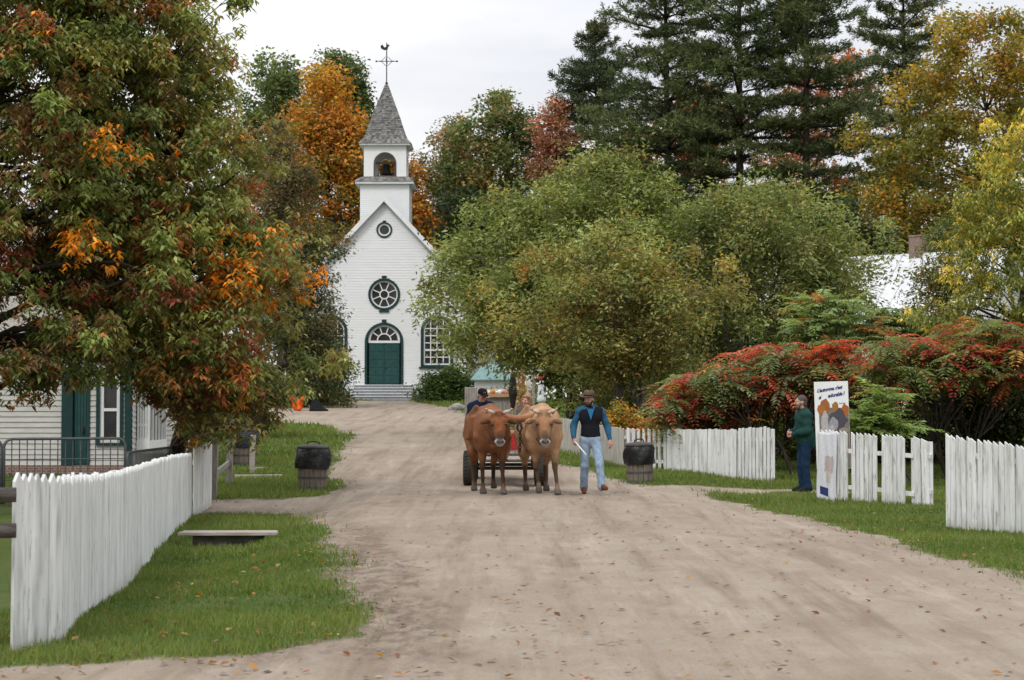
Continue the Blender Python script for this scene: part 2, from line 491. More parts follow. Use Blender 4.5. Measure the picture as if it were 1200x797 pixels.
def road_sd(x, y):
    """signed distance to the road's edge, negative on the dirt"""
    p = np.stack([x, y], -1); dmin = np.full(x.shape, 1e9); ins = np.zeros(x.shape, bool)
    for i in range(len(RP)):
        a, b = RP[i], RP[(i + 1) % len(RP)]; ab = b - a
        t = np.clip(((p - a) @ ab) / (ab @ ab + 1e-9), 0, 1)
        dmin = np.minimum(dmin, np.linalg.norm(p - a - t[..., None] * ab, axis=-1))
        c = (a[1] > p[..., 1]) != (b[1] > p[..., 1])
        with np.errstate(divide='ignore', invalid='ignore'):
            ins ^= c & (p[..., 0] < (b[0]-a[0]) * (p[..., 1]-a[1]) / (b[1]-a[1] + 1e-12) + a[0])
    sd = np.where(ins, -dmin, dmin)
    amp = np.clip(0.06 + 0.003 * y, 0.05, 0.25)
    return sd + amp * sines(p, 2.2, 3) + amp * 0.7 * sines(p, 7, 4)

us = np.concatenate([[-40, -12, -4, -2, -1.2, -.8, -.6], np.linspace(-.46, .46, 460), [.6, .8, 1.2, 2, 4, 12, 40]])
ys = [-60, -30, -15, -5, 0, 3, 5, 6.5]
y = 7.5
while y < 135: ys.append(y); y *= 1.0075
ys += [138, 145, 155, 170, 200, 260, 400, 800, 1600]
ys = np.array(ys)
GX = us[None, :] * np.maximum(ys[:, None] + 4, 11); GY = np.repeat(ys[:, None], len(us), 1)
GZ = gz(GX, GY); SD = road_sd(GX, GY)
pp = np.stack([GX, GY], -1)
near = sstep(70, 25, GY) * (np.abs(GX) < 30)
rough_z = (0.012 * sines(pp, 1.7, 11) + 0.006 * sines(pp, 6, 12)) * near
ruts = np.zeros_like(GX)
for off in (-1.35, -0.65, 0.75, 1.5):          # wheel tracks along the road
    xc = -0.4 + 0.035 * (GY - 12) * (GY < 36) + off + 0.12 * np.sin(GY * 0.25 + off)
    ruts += np.exp(-((GX - xc) / 0.16) ** 2)
rough_z -= 0.018 * ruts * near
GZ = GZ + rough_z
nv_y, nv_x = GX.shape
idx = np.arange(nv_y * nv_x).reshape(nv_y, nv_x)
quads = np.stack([idx[:-1, :-1], idx[:-1, 1:], idx[1:, 1:], idx[1:, :-1]], -1).reshape(-1, 4)
V = np.stack([GX, GY, GZ], -1).reshape(-1, 3)
dirt = sstep(0.22, -0.05, SD)
mud = np.clip(sstep(-0.9, 0.0, SD) * (0.5 + 0.8 * sines(pp, 1.5, 21)) , 0, 1) * (GX < 0) + 0.25 * np.clip(ruts, 0, 1) * np.clip(0.5 + sines(pp, .8, 22), 0, 1)
def streak(pts, wd, k=1.0):
    q = np.array([(p.x, p.y) for p in (G(*a) for a in pts)]); dm = np.full(GX.shape, 1e9)
    for a, b in zip(q[:-1], q[1:]):
        ab = b - a; t = np.clip(((pp - a) @ ab) / (ab @ ab + 1e-9), 0, 1); dm = np.minimum(dm, np.linalg.norm(pp - a - t[..., None] * ab, axis=-1))
    dm = dm + 0.10 * sines(pp, 2.0, 41) + .06 * sines(pp, 6, 42)
    return k * np.exp(-np.clip(dm, 0, 50) ** 2 / wd ** 2) * np.clip(0.65 + 0.6 * sines(pp, 1.3, 43), 0.1, 1)
mud = mud + streak([(400, 606), (425, 640), (450, 690), (520, 797)], .22, .9) + streak([(430, 620), (480, 680), (570, 797)], .14, .6) + streak([(420, 655), (428, 700), (440, 740), (470, 790)], .35, .8)
mud = mud + streak([(385, 598), (440, 590), (520, 575)], .5, .6) + streak([(700, 600), (800, 640), (1000, 720), (1100, 797)], .12, .35) + streak([(760, 590), (900, 640), (1150, 740)], .14, .35)
colr = np.stack([dirt, np.clip(mud, 0, 1), np.clip(ruts, 0, 1)], -1).reshape(-1, 3)

def ground_mat():
    t = NT('dirt_and_turf')
    a = t.n('ShaderNodeAttribute', attribute_name='Col'); sp = t.n('ShaderNodeSeparateColor'); t.l(a.outputs['Color'], sp.inputs['Color'])
    big = t.noise(0.35, 5, 0.6, 'pos'); mid = t.noise(2.4, 7, 0.7, 'pos', (1, 0.55, 1)); fine = t.noise(26, 6, 0.75, 'pos'); grit = t.noise(85, 3, 0.6, 'pos')
    c = t.ramp(big, [(0.3, (0.305, 0.248, 0.190)), (0.7, (0.385, 0.325, 0.260))])
    c = t.mix(t.ramp(mid, [(0.42, 0.0), (0.75, 0.6)]), c, (0.225, 0.168, 0.125))
    c = t.mix(t.ramp(mid, [(0.25, 0.55), (0.40, 0.0)]), c, (0.46, 0.385, 0.315))
    c = t.mix(t.ramp(fine, [(0.50, 0.0), (0.78, 0.75)]), c, (0.19, 0.15, 0.12))
    c = t.mix(t.ramp(grit, [(0.58, 0.0), (0.72, 0.6)]), c, (0.46, 0.40, 0.34))
    c = t.mix(t.ramp(grit, [(0.30, 0.6), (0.42, 0.0)]), c, (0.16, 0.125, 0.10))
    trk = t.noise(1.0, 5, 0.65, 'pos', (2.6, 0.16, 1))
    c = t.mix(t.ramp(trk, [(0.50, 0.0), (0.66, 0.75)]), c, (0.21, 0.163, 0.12))
    c = t.mix(t.ramp(trk, [(0.30, 0.5), (0.42, 0.0)]), c, (0.47, 0.395, 0.325))
    md = t.n('ShaderNodeMath', operation='MULTIPLY'); t.l(sp.outputs['Green'], md.inputs[0]); md.inputs[1].default_value = 0.85
    mm = t.n('ShaderNodeMath', operation='MULTIPLY'); t.l(md.outputs[0], mm.inputs[0]); mz = t.n('ShaderNodeSeparateColor'); t.l(t.ramp(t.noise(5.5, 7, 0.75, 'pos', (1.2, .45, 1)), [(0.40, 0.12), (0.58, 1.0)]), mz.inputs['Color']); t.l(mz.outputs['Red'], mm.inputs[1])
    c = t.mix(mm.outputs[0], c, (0.155, 0.115, 0.088))
    g = t.ramp(t.noise(1.6, 5, 0.6, 'pos'), [(0.35, (0.055, 0.088, 0.018)), (0.7, (0.10, 0.12, 0.035))])
    c = t.mix(sp.outputs['Red'], g, c)
    hb = t.n('ShaderNodeMath', operation='ADD'); t.l(fine, hb.inputs[0]); t.l(grit, hb.inputs[1])
    hb2 = t.n('ShaderNodeMath', operation='ADD'); t.l(hb.outputs[0], hb2.inputs[0]); t.l(mid, hb2.inputs[1])
    return t.done(t.bsdf(c, 0.95, 0.12, hb2.outputs[0], 0.55, 0.03))
M['ground'] = ground_mat()
me = np_mesh('ground', V, quads, colr, smooth=True)
tag(link('ground', me, M['ground']), kind='structure')
fsd = SD[:-1, :-1]
rq = quads[(fsd.reshape(-1) < 0.0)]
used, inv = np.unique(rq.ravel(), return_inverse=True)
me = np_mesh('gravel_road', V[used] + np.array([0, 0, 0.004]), inv.reshape(-1, 4), colr[used], smooth=True)
tag(link('gravel_road', me, M['ground']), kind='structure')

def ground_z(x, y): return gz(x, y)

# ---------------------------------------------------------------- grass blades, fallen leaves, pebbles
def blades():
    r = np.random.default_rng(5); out = []
    for (y0, y1, dens, ln, wd) in ((8, 15, 2600, 0.055, 0.006), (15, 22, 1900, 0.06, 0.007), (22, 32, 1000, 0.07, 0.010), (32, 46, 500, 0.08, 0.014), (46, 66, 130, 0.11, 0.028), (66, 108, 36, 0.16, 0.06)):
        xa = 0.33 * y1
        n = int(dens * (y1 - y0) * 2 * xa)
        x = r.uniform(-xa, xa, n); y = r.uniform(y0, y1, n)
        k = (np.abs(x) < 0.30 * y + 0.4) & ((x > -0.11 * y - 2.4) | (y > 33) ) & ((y < 60) | (np.abs(x + 4) < 12))
        x, y = x[k], y[k]
        sd = road_sd(x, y)
        pat = sines(np.stack([x, y], -1), 1.1, 9)
        k = (sd > 0.0) & (r.uniform(size=len(x)) < np.clip(0.30 + sd * 2.2, 0, 1) * np.clip(0.8 + pat * .35, .35, 1))
        k &= (np.abs(x + 3.85) > .52) | (y < 24.2) | (y > 25.8)
        k |= (sd > -0.25) & (r.uniform(size=len(x)) < 0.02)
        x, y, pat, sd = x[k], y[k], pat[k], sd[k]; n = len(x)
        z = ground_z(x, y) - 0.004
        a = r.uniform(0, 6.28, n); l = ln * r.uniform(0.5, 1.5, n) * (1 + .35 * pat); lean = r.uniform(0.1, 1.0, n)
        az = r.uniform(0, 6.28, n)
        b = np.stack([x, y, z], -1); wv = np.stack([np.cos(a), np.sin(a), 0 * a], -1) * (wd * r.uniform(.7, 1.3, n))[:, None]
        tip = b + np.stack([np.cos(az) * lean * l, np.sin(az) * lean * l, l * np.sqrt(np.clip(1.15 - lean**2, 0.15, 1))], -1)
        vv = np.stack([b - wv, b + wv, tip], 1)
        hue = np.clip(0.5 + 0.55 * pat + r.normal(0, .25, n), 0, 1.15)[:, None]
        c = (1 - hue) * np.array([0.085, 0.145, 0.024]) + hue * np.array([0.180, 0.235, 0.052])
        dry = r.uniform(size=n) < 0.08; c[dry] = np.array([0.22, 0.18, 0.08])
        out.append((vv, np.repeat(c[:, None], 3, 1)))
    vv = np.concatenate([o[0] for o in out]).reshape(-1, 3); cc = np.concatenate([o[1] for o in out]).reshape(-1, 3)
    me = np_mesh('grass', vv, np.arange(len(vv)).reshape(-1, 3), cc)
    tag(link('grass', me, M['grass']), 'short green lawn grass on both verges of the dirt road', 'grass', kind='stuff')
blades()

def litter():
    r = np.random.default_rng(15)
    n = 7000
    y = 9 + 40 * r.uniform(size=n) ** 1.7; x = r.uniform(-0.3, 0.3, n) * y
    sd = road_sd(x, y)
    side = np.exp(-np.abs(sd) / 0.8)
    wgt = np.where(sd < 0, 0.025 + 0.30 * side + 0.08 * (x > 0), 0.34 * np.exp(-sd / 4)) * (1 + .8 * np.clip(sines(np.stack([x, y], -1), .8, 31), -1, 1.5))
    k = (r.uniform(size=n) < wgt) & (x > -.11 * y - 2); x, y = x[k], y[k]; n = len(x)
    s = r.uniform(0.014, 0.042, n); a = r.uniform(0, 6.28, n)
    c = np.stack([x, y, ground_z(x, y) + 0.02], -1)
    c[:, 2] += np.where(road_sd(x, y) > 0, .02, 0.0)
    d = np.stack([np.cos(a), np.sin(a), r.uniform(-.3, .5, n)], -1); sidev = np.stack([-np.sin(a), np.cos(a), r.uniform(-.4, .4, n)], -1)
    q = np.stack([c - d * s[:, None], c + sidev * (s * .6)[:, None] + [0, 0, .006], c + d * s[:, None], c - sidev * (s * .6)[:, None] + [0, 0, .006]], 1)
    pal = np.array([[.42, .20, .04], [.35, .11, .03], [.22, .10, .05], [.5, .33, .08], [.16, .08, .045], [.30, .20, .10]])
    cc = pal[r.choice(6, n, p=[.2, .16, .22, .12, .18, .12])] * r.uniform(.6, 1.2, (n, 1))
    me = np_mesh('fallen_leaves', q.reshape(-1, 3), np.arange(4 * n).reshape(-1, 4), np.repeat(cc[:, None], 4, 1).reshape(-1, 3))
    tag(link('fallen_leaves', me, M['leaf']), 'scattered dry autumn leaves on road and verge', 'leaves', kind='stuff')
    n = 5200
    y = 9 + 30 * r.uniform(size=n) ** 1.6; x = r.uniform(-0.3, 0.3, n) * y
    k = road_sd(x, y) < 0.05; x, y = x[k], y[k]; n = len(x)
    s = (0.004 + 0.016 * r.uniform(size=n) ** 4) * (1 + y / 40)
    c = np.stack([x, y, ground_z(x, y) + 0.004], -1)
    o = np.array([[1.3, 0, 0], [0, 1, 0], [-1.3, 0, 0], [0, -1, 0], [0, 0, .5]]) * 1.0
    q = c[:, None] + (o[None] * r.uniform(.7, 1.3, (n, 5, 1))) * s[:, None, None]
    base = np.arange(n)[:, None, None] * 5 + np.array([[0, 1, 4], [1, 2, 4], [2, 3, 4], [3, 0, 4]])[None]
    cc = np.array([.26, .205, .16]) * r.uniform(.3, 1.25, (n, 1))
    me = np_mesh('pebbles', q.reshape(-1, 3), base.reshape(-1, 3), np.repeat(cc[:, None], 5, 1).reshape(-1, 3))
    tag(link('pebbles', me, M['attr']), 'small loose stones strewn over the dirt road', 'pebbles', kind='stuff')
litter()
# ================================================================ trees and shrubs
LEAF_GAIN = np.array([1.5, 1.5, 1.35])
def unit(a): return a / (np.linalg.norm(a, axis=-1, keepdims=True) + 1e-9)

def leaf_arrays(c, d, n, s, aspect, fold=0.12):
    """bent diamond leaves: base, side, tip, side"""
    d = unit(d); side = unit(np.cross(d, n)); n = np.cross(side, d)
    s = s[:, None]
    b = c; t = c + d * s
    m = c + d * s * 0.42
    l = m + side * s * aspect * .5 + n * s * fold; r = m - side * s * aspect * .5 + n * s * fold
    return np.stack([b, r, t, l], 1)

def limb_path(a, b, r, sag=0.15, n=6, wig=0.05):
    a, b = np.array(a, float), np.array(b, float)
    L_ = np.linalg.norm(b - a)
    ctrl = (a + b) / 2 + np.array([0, 0, sag * L_]) + r.normal(size=3) * 0.08 * L_
    t = np.linspace(0, 1, n)[:, None]
    p = (1-t)**2 * a + 2*t*(1-t) * ctrl + t**2 * b
    p[1:-1] += r.normal(size=(n-2, 3)) * wig * L_ * 0.3
    return p

def pick_colours(r, pal, pts, h, noise_f, seed):
    n = len(pts); cols = np.array([p[0] for p in pal]); w = np.zeros((n, len(pal)))
    for i, p in enumerate(pal):
        w[:, i] = p[1] * np.exp((p[2] if len(p) > 2 else 0) * (h - .5) * 3) * np.exp(2.6 * sines(pts, noise_f, seed * 13 + i))
    cols = cols * LEAF_GAIN
    w /= w.sum(1, keepdims=True)
    u = r.uniform(size=n)[:, None]
    return (np.cumsum(w, 1) < u).sum(1).clip(0, len(pal) - 1), cols

def crown_tree(name, label, Y, rows, pal, nb, pc, pl, leaf, base_px, trunk_r=0.16, bough=0.55, flat=0.55, depth=0.75, hollow=0.35,
               rosette=False, droop=0.3, aspect=0.5, seed=1, limbs=26, cat='tree', group=None, bark='bark', stems=1, mat='leaf', up=0.6,
               spread=1.0, jit=0.25, trunk_top=0.8, nf=0.5, ybase=None, spike=0.0, rag=1.6, gain=1.0):
    r = np.random.default_rng(seed)
    rows = sorted(rows)                                       # top first
    zs = np.array([P(0.5*(a+b), py, Y).z for py, a, b in rows]); xl = np.array([P(a, py, Y).x for py, a, b in rows]); xr = np.array([P(b, py, Y).x for py, a, b in rows])
    o = np.argsort(zs); zs, xl, xr = zs[o], xl[o], xr[o]
    by = Y if ybase is None else ybase
    bx = P(base_px, 470, by).x
    bz = gzf(bx, by)
    root = empty(name, (bx, by, bz)); tag(root, label, cat, group)
    org = np.array([bx, by, bz])
    # bough centres inside the silhouette
    hw = lambda z: (np.interp(z, zs, xr) - np.interp(z, zs, xl)) / 2
    cx = lambda z: (np.interp(z, zs, xr) + np.interp(z, zs, xl)) / 2
    maxhw = hw(np.linspace(zs[0], zs[-1], 40)).max()
    B = []
    while len(B) < nb:
        z = r.uniform(zs[0], zs[-1]); h = hw(z)
        if r.uniform() > (h / maxhw) ** 1.3 + 0.06: continue
        th = r.uniform(0, 2*math.pi); q = r.uniform(hollow, 1) ** 0.7
        m = 1 + rag * (0.11 * math.sin(3*th + z*7/(zs[-1]-zs[0]) + seed) + 0.09 * math.sin(5*th - z*17/(zs[-1]-zs[0])) + .10 * math.sin(z*29/(zs[-1]-zs[0]) + 2*th))
        B.append((cx(z) + max(h - bough*.55, h*.3) * q * m * math.cos(th), Y + depth * min(h, maxhw) * q * math.sin(th), z - bough * .2))
    B = np.array(B); H = (B[:, 2] - zs[0]) / (zs[-1] - zs[0])
    br = bough * r.uniform(0.5, 1.4, nb)
    bc, cols = pick_colours(r, pal, B, H, nf, seed)
    # clumps in each bough
    far = r.uniform(size=nb) < .16                          # stray boughs break the outline
    cxy = np.stack([cx(B[:, 2]), np.full(nb, float(Y)), B[:, 2]], -1); ext = r.uniform(1.08, 1.28, nb)[:, None]
    B = np.where(far[:, None], cxy + (B - cxy) * ext + np.array([0, 0, 1.0]) * (bough * r.uniform(-.2, .7, nb))[:, None], B); br = np.where(far, br * .55, br)
    bi = np.repeat(np.arange(nb), pc); n = len(bi)
    g = unit(r.normal(size=(n, 3))) * (r.uniform(0.15, 1, n) ** 0.5)[:, None]
    g[:, 2] = g[:, 2] * flat - 0.12 * (g[:, 0]**2 + g[:, 1]**2)
    if spike: g[:, 2] += spike * r.uniform(size=n) ** 3
    Cp = B[bi] + g * br[bi][:, None] * spread
    cc = np.where(r.uniform(size=n) < .62, bc[bi], r.choice(len(pal), n, p=np.array([p[1] for p in pal]) / sum(p[1] for p in pal)))
    tone = r.normal(1, .13, n) * r.normal(1, .16, nb).clip(.6, 1.5)[bi]
    # leaves in each clump
    ci = np.repeat(np.arange(n), pl); m = len(ci)
    out = unit(g)[ci]
    if rosette:
        az = r.uniform(0, 6.28, m)
        d = np.stack([np.cos(az), np.sin(az), -droop + r.normal(0, .25, m)], -1)
        c = Cp[ci] + r.normal(size=(m, 3)) * leaf * 0.35
        nn = np.stack([0*az, 0*az, np.ones(m)], -1) + 0.35 * r.normal(size=(m, 3)) + 0.4 * d * [1, 1, 0]
    else:
        d = unit(r.normal(size=(m, 3)) * [1, 1, .6] + out * 0.7) - np.array([0, 0, droop])
        c = Cp[ci] + r.normal(size=(m, 3)) * leaf * 0.9
        nn = r.normal(size=(m, 3)) * 0.55 + out * 0.4 + np.array([0, 0, up])
    s = leaf * r.uniform(0.6, 1.25, m)
    q = leaf_arrays(c, d, nn, s, aspect)
    lc = gain * cols[cc[ci]] * (tone[ci] * r.normal(1, jit, m).clip(.35, 1.8))[:, None].clip(.3, 2)
    vv = (q - org).reshape(-1, 3)
    me = np_mesh('crown', vv, np.arange(4*m).reshape(-1, 4), np.repeat(lc[:, None], 4, 1).reshape(-1, 3))
    link('crown', me, M[mat], root)
    # trunk with limbs
    tbs = [MB() for k in range(stems)]
    zt = zs[0] + (zs[-1] - zs[0]) * trunk_top
    tops = []
    for k in range(stems):
        off = np.array([r.uniform(-1, 1), r.uniform(-.6, .6), 0]) * (0.5 * (stems > 1))
        top = np.array([cx(zt) + (r.uniform(-.5, .5) * hw(zt) if stems > 1 else 0), Y + (r.uniform(-.4, .4) * hw(zt) if stems > 1 else 0), zt * (1 if stems == 1 else r.uniform(.8, 1))])
        a = np.array([bx, by, bz - 0.1]) + off
        tr = trunk_r * (1 if stems == 1 else r.uniform(.6, 1))
        p = limb_path(a, top, r, 0.0 if stems == 1 else .06, 9, .05)
        tbs[k].tube(p - org, [tr * (1.25 if i == 0 else 1) * (1 - .88 * i / 8) for i in range(9)], 8)
        tops.append((p, tr))
    order = r.permutation(nb)[:limbs]
    for j in order:
        ti = int(r.integers(len(tops))); p, tr = tops[ti]; tb = tbs[ti]
        end = B[j]
        dz = end[2] - p[:, 2]
        cand = np.where(dz > 0.05 * np.linalg.norm(end[:2] - p[:, :2], axis=1))[0]
        i = int(cand[-1]) if len(cand) else 1
        i = min(max(i, 1), 7)
        lp = limb_path(p[i], end, r, 0.12, 6, .06)
        rr = tr * (1 - .88 * i / 8) * 0.55
        tb.tube(lp - org, [max(rr * (1 - .85 * t / 5), .008) for t in range(6)], 5)
    for t_ in tbs: t_.build('trunk', M[bark], root, smooth=True)
    return root

def pine(name, label, Y, px, top_py, low_py, half_px, base_z=None, pal=None, seed=1, lean=0, group=None, dens=1.0):
    r = np.random.default_rng(seed)
    sc = F / Y
    x0 = P(px, 470, Y).x; bz = gzf(x0, Y); org = np.array([x0, Y, bz])
    top = P(px + lean, top_py, Y).z; low = P(px, low_py, Y).z; R = half_px / sc
    root = empty(name, (x0, Y, bz)); tag(root, label, 'pine tree', group)
    axis = lambda z: np.array([x0 + (lean / sc) * max(0.0, (z - bz) / (top - bz)) ** 1.5, Y, z])
    tb = MB()
    zz = np.linspace(bz - .1, top, 10)
    tb.tube([axis(z) - org for z in zz], [0.36 * (1 - .93 * i / 9) for i in range(10)], 8)
    tuft = []; bo = []
    z = low
    while z < top - .2:
        h = (z - low) / (top - low)
        prof = R * min(1, (1.12 * (1 - h)) ** 0.75 + .05) * (0.75 + .25 * min(1, h * 5))
        nbr = r.integers(4, 8); a0 = r.uniform(0, 6.28)
        for k in range(nbr):
            a = a0 + k * 6.28 / nbr + r.normal(0, .25); ln = prof * r.uniform(.5, 1.3)
            rise = r.uniform(-.02, .28) + .5 * h
            st = axis(z + r.normal(0, .12)); dirv = np.array([math.cos(a), math.sin(a), 0])
            t = np.linspace(0, 1, 7)[:, None]
            p = st + dirv * ln * t + np.array([0, 0, 1]) * ln * (rise * t - .32 * t**2 + .22 * t**4)
            tb.tube(p - org, [max(.055 * (1 - .8*i/6) * (ln/3 + .4), .012) for i in range(7)], 4)
            nt_ = int(dens * (8 + 21 * ln))
            tt = r.uniform(0.28, 1.05, nt_)
            side = np.cross(dirv, [0, 0, 1])
            wid = (0.12 + 0.36 * ln * np.sin(np.clip(tt, 0, 1) * 2.6)) * r.uniform(-1, 1, nt_) * .8
            c = st + dirv * (ln * tt)[:, None] + np.array([0, 0, 1]) * (ln * (rise * tt - .32*tt**2 + .22*tt**4))[:, None] + side * wid[:, None]
            c[:, 2] += r.normal(0, .10, nt_) + 0.06 - .12 * np.abs(wid)
            tuft.append(c); bo.append(np.repeat(unit((dirv + np.array([0, 0, .35]))[None]), nt_, 0) + side * (wid[:, None] * .6)); 
        z += r.uniform(.65, 1.35) * (1.1 - .4 * h)
    c = np.concatenate(tuft); bd = np.concatenate(bo); n = len(c); k = 11
    cl, cols = pick_colours(r, pal, c, (c[:, 2]-low)/(top-low), .35, seed)
    ci = np.repeat(np.arange(n), k); m = len(ci)
    d = unit(r.normal(size=(m, 3)) * [1, 1, .75] + bd[ci] * .9 + [0, 0, .22])
    s = r.uniform(.16, .38, m)
    q = leaf_arrays(c[ci] + r.normal(0, .07, (m, 3)), d, r.normal(size=(m, 3)), s, 0.2, 0.0)
    lc = cols[cl[ci]] * (r.normal(1, .15, n)[ci] * r.normal(1, .2, m)).clip(.4, 1.7)[:, None]
    me = np_mesh('crown', (q - org).reshape(-1, 3), np.arange(4*m).reshape(-1, 4), np.repeat(lc[:, None], 4, 1).reshape(-1, 3))
    link('crown', me, M['needle'], root)
    tb.build('trunk', M['bark'], root, smooth=True)
    return root

def pinnate(r, pairs=9, L_=0.5, lw=0.085, droopv=0.5):
    """one sumac leaf along +x: leaflet base, direction, normal arrays"""
    c, d, n = [], [], []
    for i in range(pairs + 1):
        t = (i + 0.8) / (pairs + 1)
        x = L_ * t; z = -droopv * L_ * t**1.8
        for sgn in ((-1, 1) if i < pairs else (0,)):
            c.append((x, 0, z)); dd = np.array([.45, sgn * .9, -.38]) if sgn else np.array([.9, 0, -.7])
            d.append(dd); n.append((.3, 0, 1))
    return np.array(c), np.array(d, float), np.array(n, float), np.array([lw * L_ / .5 * (0.7 + 0.9 * math.sin(math.pi * min(1, (i//2 + 1.2) / (pairs + 1)))) for i in range(2*pairs + 1)])

def sumac(name, label, Y, rows, pal, n_ros, n_leaf, L_=0.5, base_px=None, seed=1, depth=0.5, group=None, stems=5, cat='sumac shrub', droopv=.55, top_only=True, tilt=.15):
    r = np.random.default_rng(seed)
    rows = sorted(rows)
    pys = np.array([q[0] for q in rows]); 
    bx = P(base_px, 470, Y).x; bz = gzf(bx, Y); org = np.array([bx, Y, bz])
    root = empty(name, tuple(org)); tag(root, label, cat, group)
    T = []
    while len(T) < n_ros:
        py = r.uniform(pys[0], pys[-1]); a = np.interp(py, pys, [q[1] for q in rows]); b = np.interp(py, pys, [q[2] for q in rows])
        wmax = max(q[2]-q[1] for q in rows)
        if r.uniform() > (b - a) / wmax: continue
        p = P(r.uniform(a, b), py, Y); hwm = (b - a) / 2 / F * Y
        T.append((p.x, Y + r.uniform(-1, 1) * depth * hwm, p.z))
    T = np.array(T); hh = (T[:, 2] - T[:, 2].min()) / (np.ptp(T[:, 2]) + 1e-6)
    cl, cols = pick_colours(r, pal, T, hh, .7, seed)
    Q, C = [], []
    for i in range(n_ros):
        a0 = r.uniform(0, 6.28)
        for k in range(n_leaf):
            a = a0 + k * 2.4 + r.normal(0, .2)
            c, d, n, s = pinnate(r, 8, L_ * r.uniform(.7, 1.2), .095, droopv * r.uniform(.6, 1.4))
            el = r.uniform(-.25, .55) + tilt
            ca, sa, ce, se = math.cos(a), math.sin(a), math.cos(el), math.sin(el)
            R = np.array([[ca*ce, -sa, -ca*se], [sa*ce, ca, -sa*se], [se, 0, ce]])
            j = cl[i] if r.uniform() < .4 else r.choice(len(pal), p=np.array([p[1] for p in pal]) / sum(p[1] for p in pal))
            q = leaf_arrays(c @ R.T + T[i] - np.array([0, 0, .12 * k / n_leaf]), d @ R.T + r.normal(0, .12, c.shape), n @ R.T + r.normal(0, .2, c.shape), s * r.uniform(.85, 1.15, len(s)), .34)
            Q.append(q); C.append(cols[j] * r.normal(1, .14) * r.normal(1, .16, (len(c), 1)).clip(.4, 1.6))
    q = np.concatenate(Q); cc = np.concatenate(C)
    me = np_mesh('crown', (q - org).reshape(-1, 3), np.arange(4*len(q)).reshape(-1, 4), np.repeat(cc[:, None], 4, 1).reshape(-1, 3))
    link('crown', me, M['leaf'], root)
    tbs = []
    st = []
    for k in range(stems):
        a = np.array([bx + r.uniform(-.9, .9) * (stems > 1) * .9, Y + r.uniform(-.5, .5), bz - .05])
        j = r.integers(n_ros); b = T[j] * [1, 1, 1]; b[2] = bz + (b[2] - bz) * .55; b[0] = .5*(a[0] + b[0])
        p = limb_path(a, b, r, .05, 6); st.append(p); tbs.append(MB()); tbs[-1].tube(p - org, [.055 * (1 - .6*i/5) for i in range(6)], 6)
    for j in r.permutation(n_ros)[:min(n_ros, 45)]:
        si = min(range(len(st)), key=lambda i: np.linalg.norm(st[i][-1] - T[j]) + 2 * max(0, st[i][-1][2] - T[j][2])); p = st[si]; tb = tbs[si]
        lp = limb_path(p[r.integers(3, 6)], T[j], r, -.02, 5); tb.tube(lp - org, [.022, .02, .017, .014, .011], 4)
    for t_ in tbs: t_.build('trunk', M['bark'], root, smooth=True)
    return root

g = lin
GREEN = (0.080, 0.105, 0.028); DGREEN = (0.048, 0.068, 0.022); OLIVE = (0.115, 0.105, 0.030); LIME = (0.15, 0.19, 0.045)
RUST = (0.20, 0.062, 0.02); ORANGE = (0.40, 0.135, 0.015); GOLD = (0.30, 0.165, 0.018); YEL = (0.42, 0.30, 0.035); BROWN = (0.105, 0.062, 0.035); MAROON = (0.10, 0.025, 0.018)
SAGE = (0.115, 0.140, 0.050)

# the two big red oaks by the board fence
crown_tree('oak_tree', 'big oak turning rust and orange, drooping over the end of the left board fence', 31,
  [(-90, -20, 215), (-40, -10, 262), (0, 10, 288), (40, 30, 300), (100, 40, 304), (150, 40, 310), (200, 40, 322), (250, 40, 330), (300, 40, 348), (350, 50, 366), (395, 70, 374), (425, 90, 358), (445, 165, 350), (470, 190, 338), (498, 215, 318)],
  [((.125, .15, .05), 1.4, .4), ((.165, .155, .055), 1.3, .2), ((.17, .19, .085), 1.0, .3), ((.24, .09, .03), 0.15, -.8), ((.42, .16, .02), .16, -.4), ((.16, .11, .05), .4, -.8), ((.075, .095, .032), .7, 0), ((.15, .045, .03), .14, -.2)], 420, 30, 9, 0.135, 215, .17, .48, .7, .8, .3, True, .75, .36, 11, 110, ybase=32.6, jit=.26, nf=.9, spread=1.1, gain=1.28)
crown_tree('oak_tree', 'leftmost big oak, green with dark red patches, cut off by the left edge', 29.5,
  [(-90, -170, 120), (0, -190, 160), (100, -200, 180), (200, -200, 190), (300, -200, 190), (380, -200, 180), (420, -190, 140), (445, -160, 60), (462, -120, 30)],
  [((.12, .145, .05), 1.4, .4), ((.15, .145, .05), 1.1), ((.24, .09, .03), .22, -.2), ((.075, .095, .032), .8), ((.14, .085, .045), .5, -.6), ((.16, .045, .03), .34, .1), ((.145, .165, .07), .8), ((.42, .16, .02), .12, -.4)], 400, 30, 9, 0.135, -70, .2, .48, .7, .7, .3, True, .75, .36, 12, 110, ybase=31, jit=.26, nf=.9, spread=1.1, gain=1.28)
# brown-green conifer beside the church
crown_tree('cedar_tree', 'tall ragged brownish cedar beside the left wall of the white church', 93,
  [(140, 322, 338), (180, 312, 356), (220, 306, 376), (260, 302, 392), (300, 300, 404), (350, 300, 402), (395, 302, 410), (430, 305, 412), (468, 312, 408)],
  [((.125, .092, .055), 1.1, .6), ((.085, .082, .038), 1.0, 0), ((.045, .066, .026), .9, -.9), ((.17, .12, .07), .5, .4)], 240, 24, 7, .20, 352, .25, .8, .6, .8, .3, False, .35, .35, 21, 40, jit=.25)
crown_tree('cedar_tree', 'low dark green cedar at the foot of the brownish cedar, left of the church steps', 97,
  [(395, 350, 385), (420, 338, 405), (445, 332, 414), (468, 336, 416)],
  [((.030, .052, .018), 1, 0), ((.055, .085, .028), .6, .3)], 90, 24, 6, .2, 378, .1, .7, .6, .8, .2, False, .2, .4, 22, 10, stems=3)

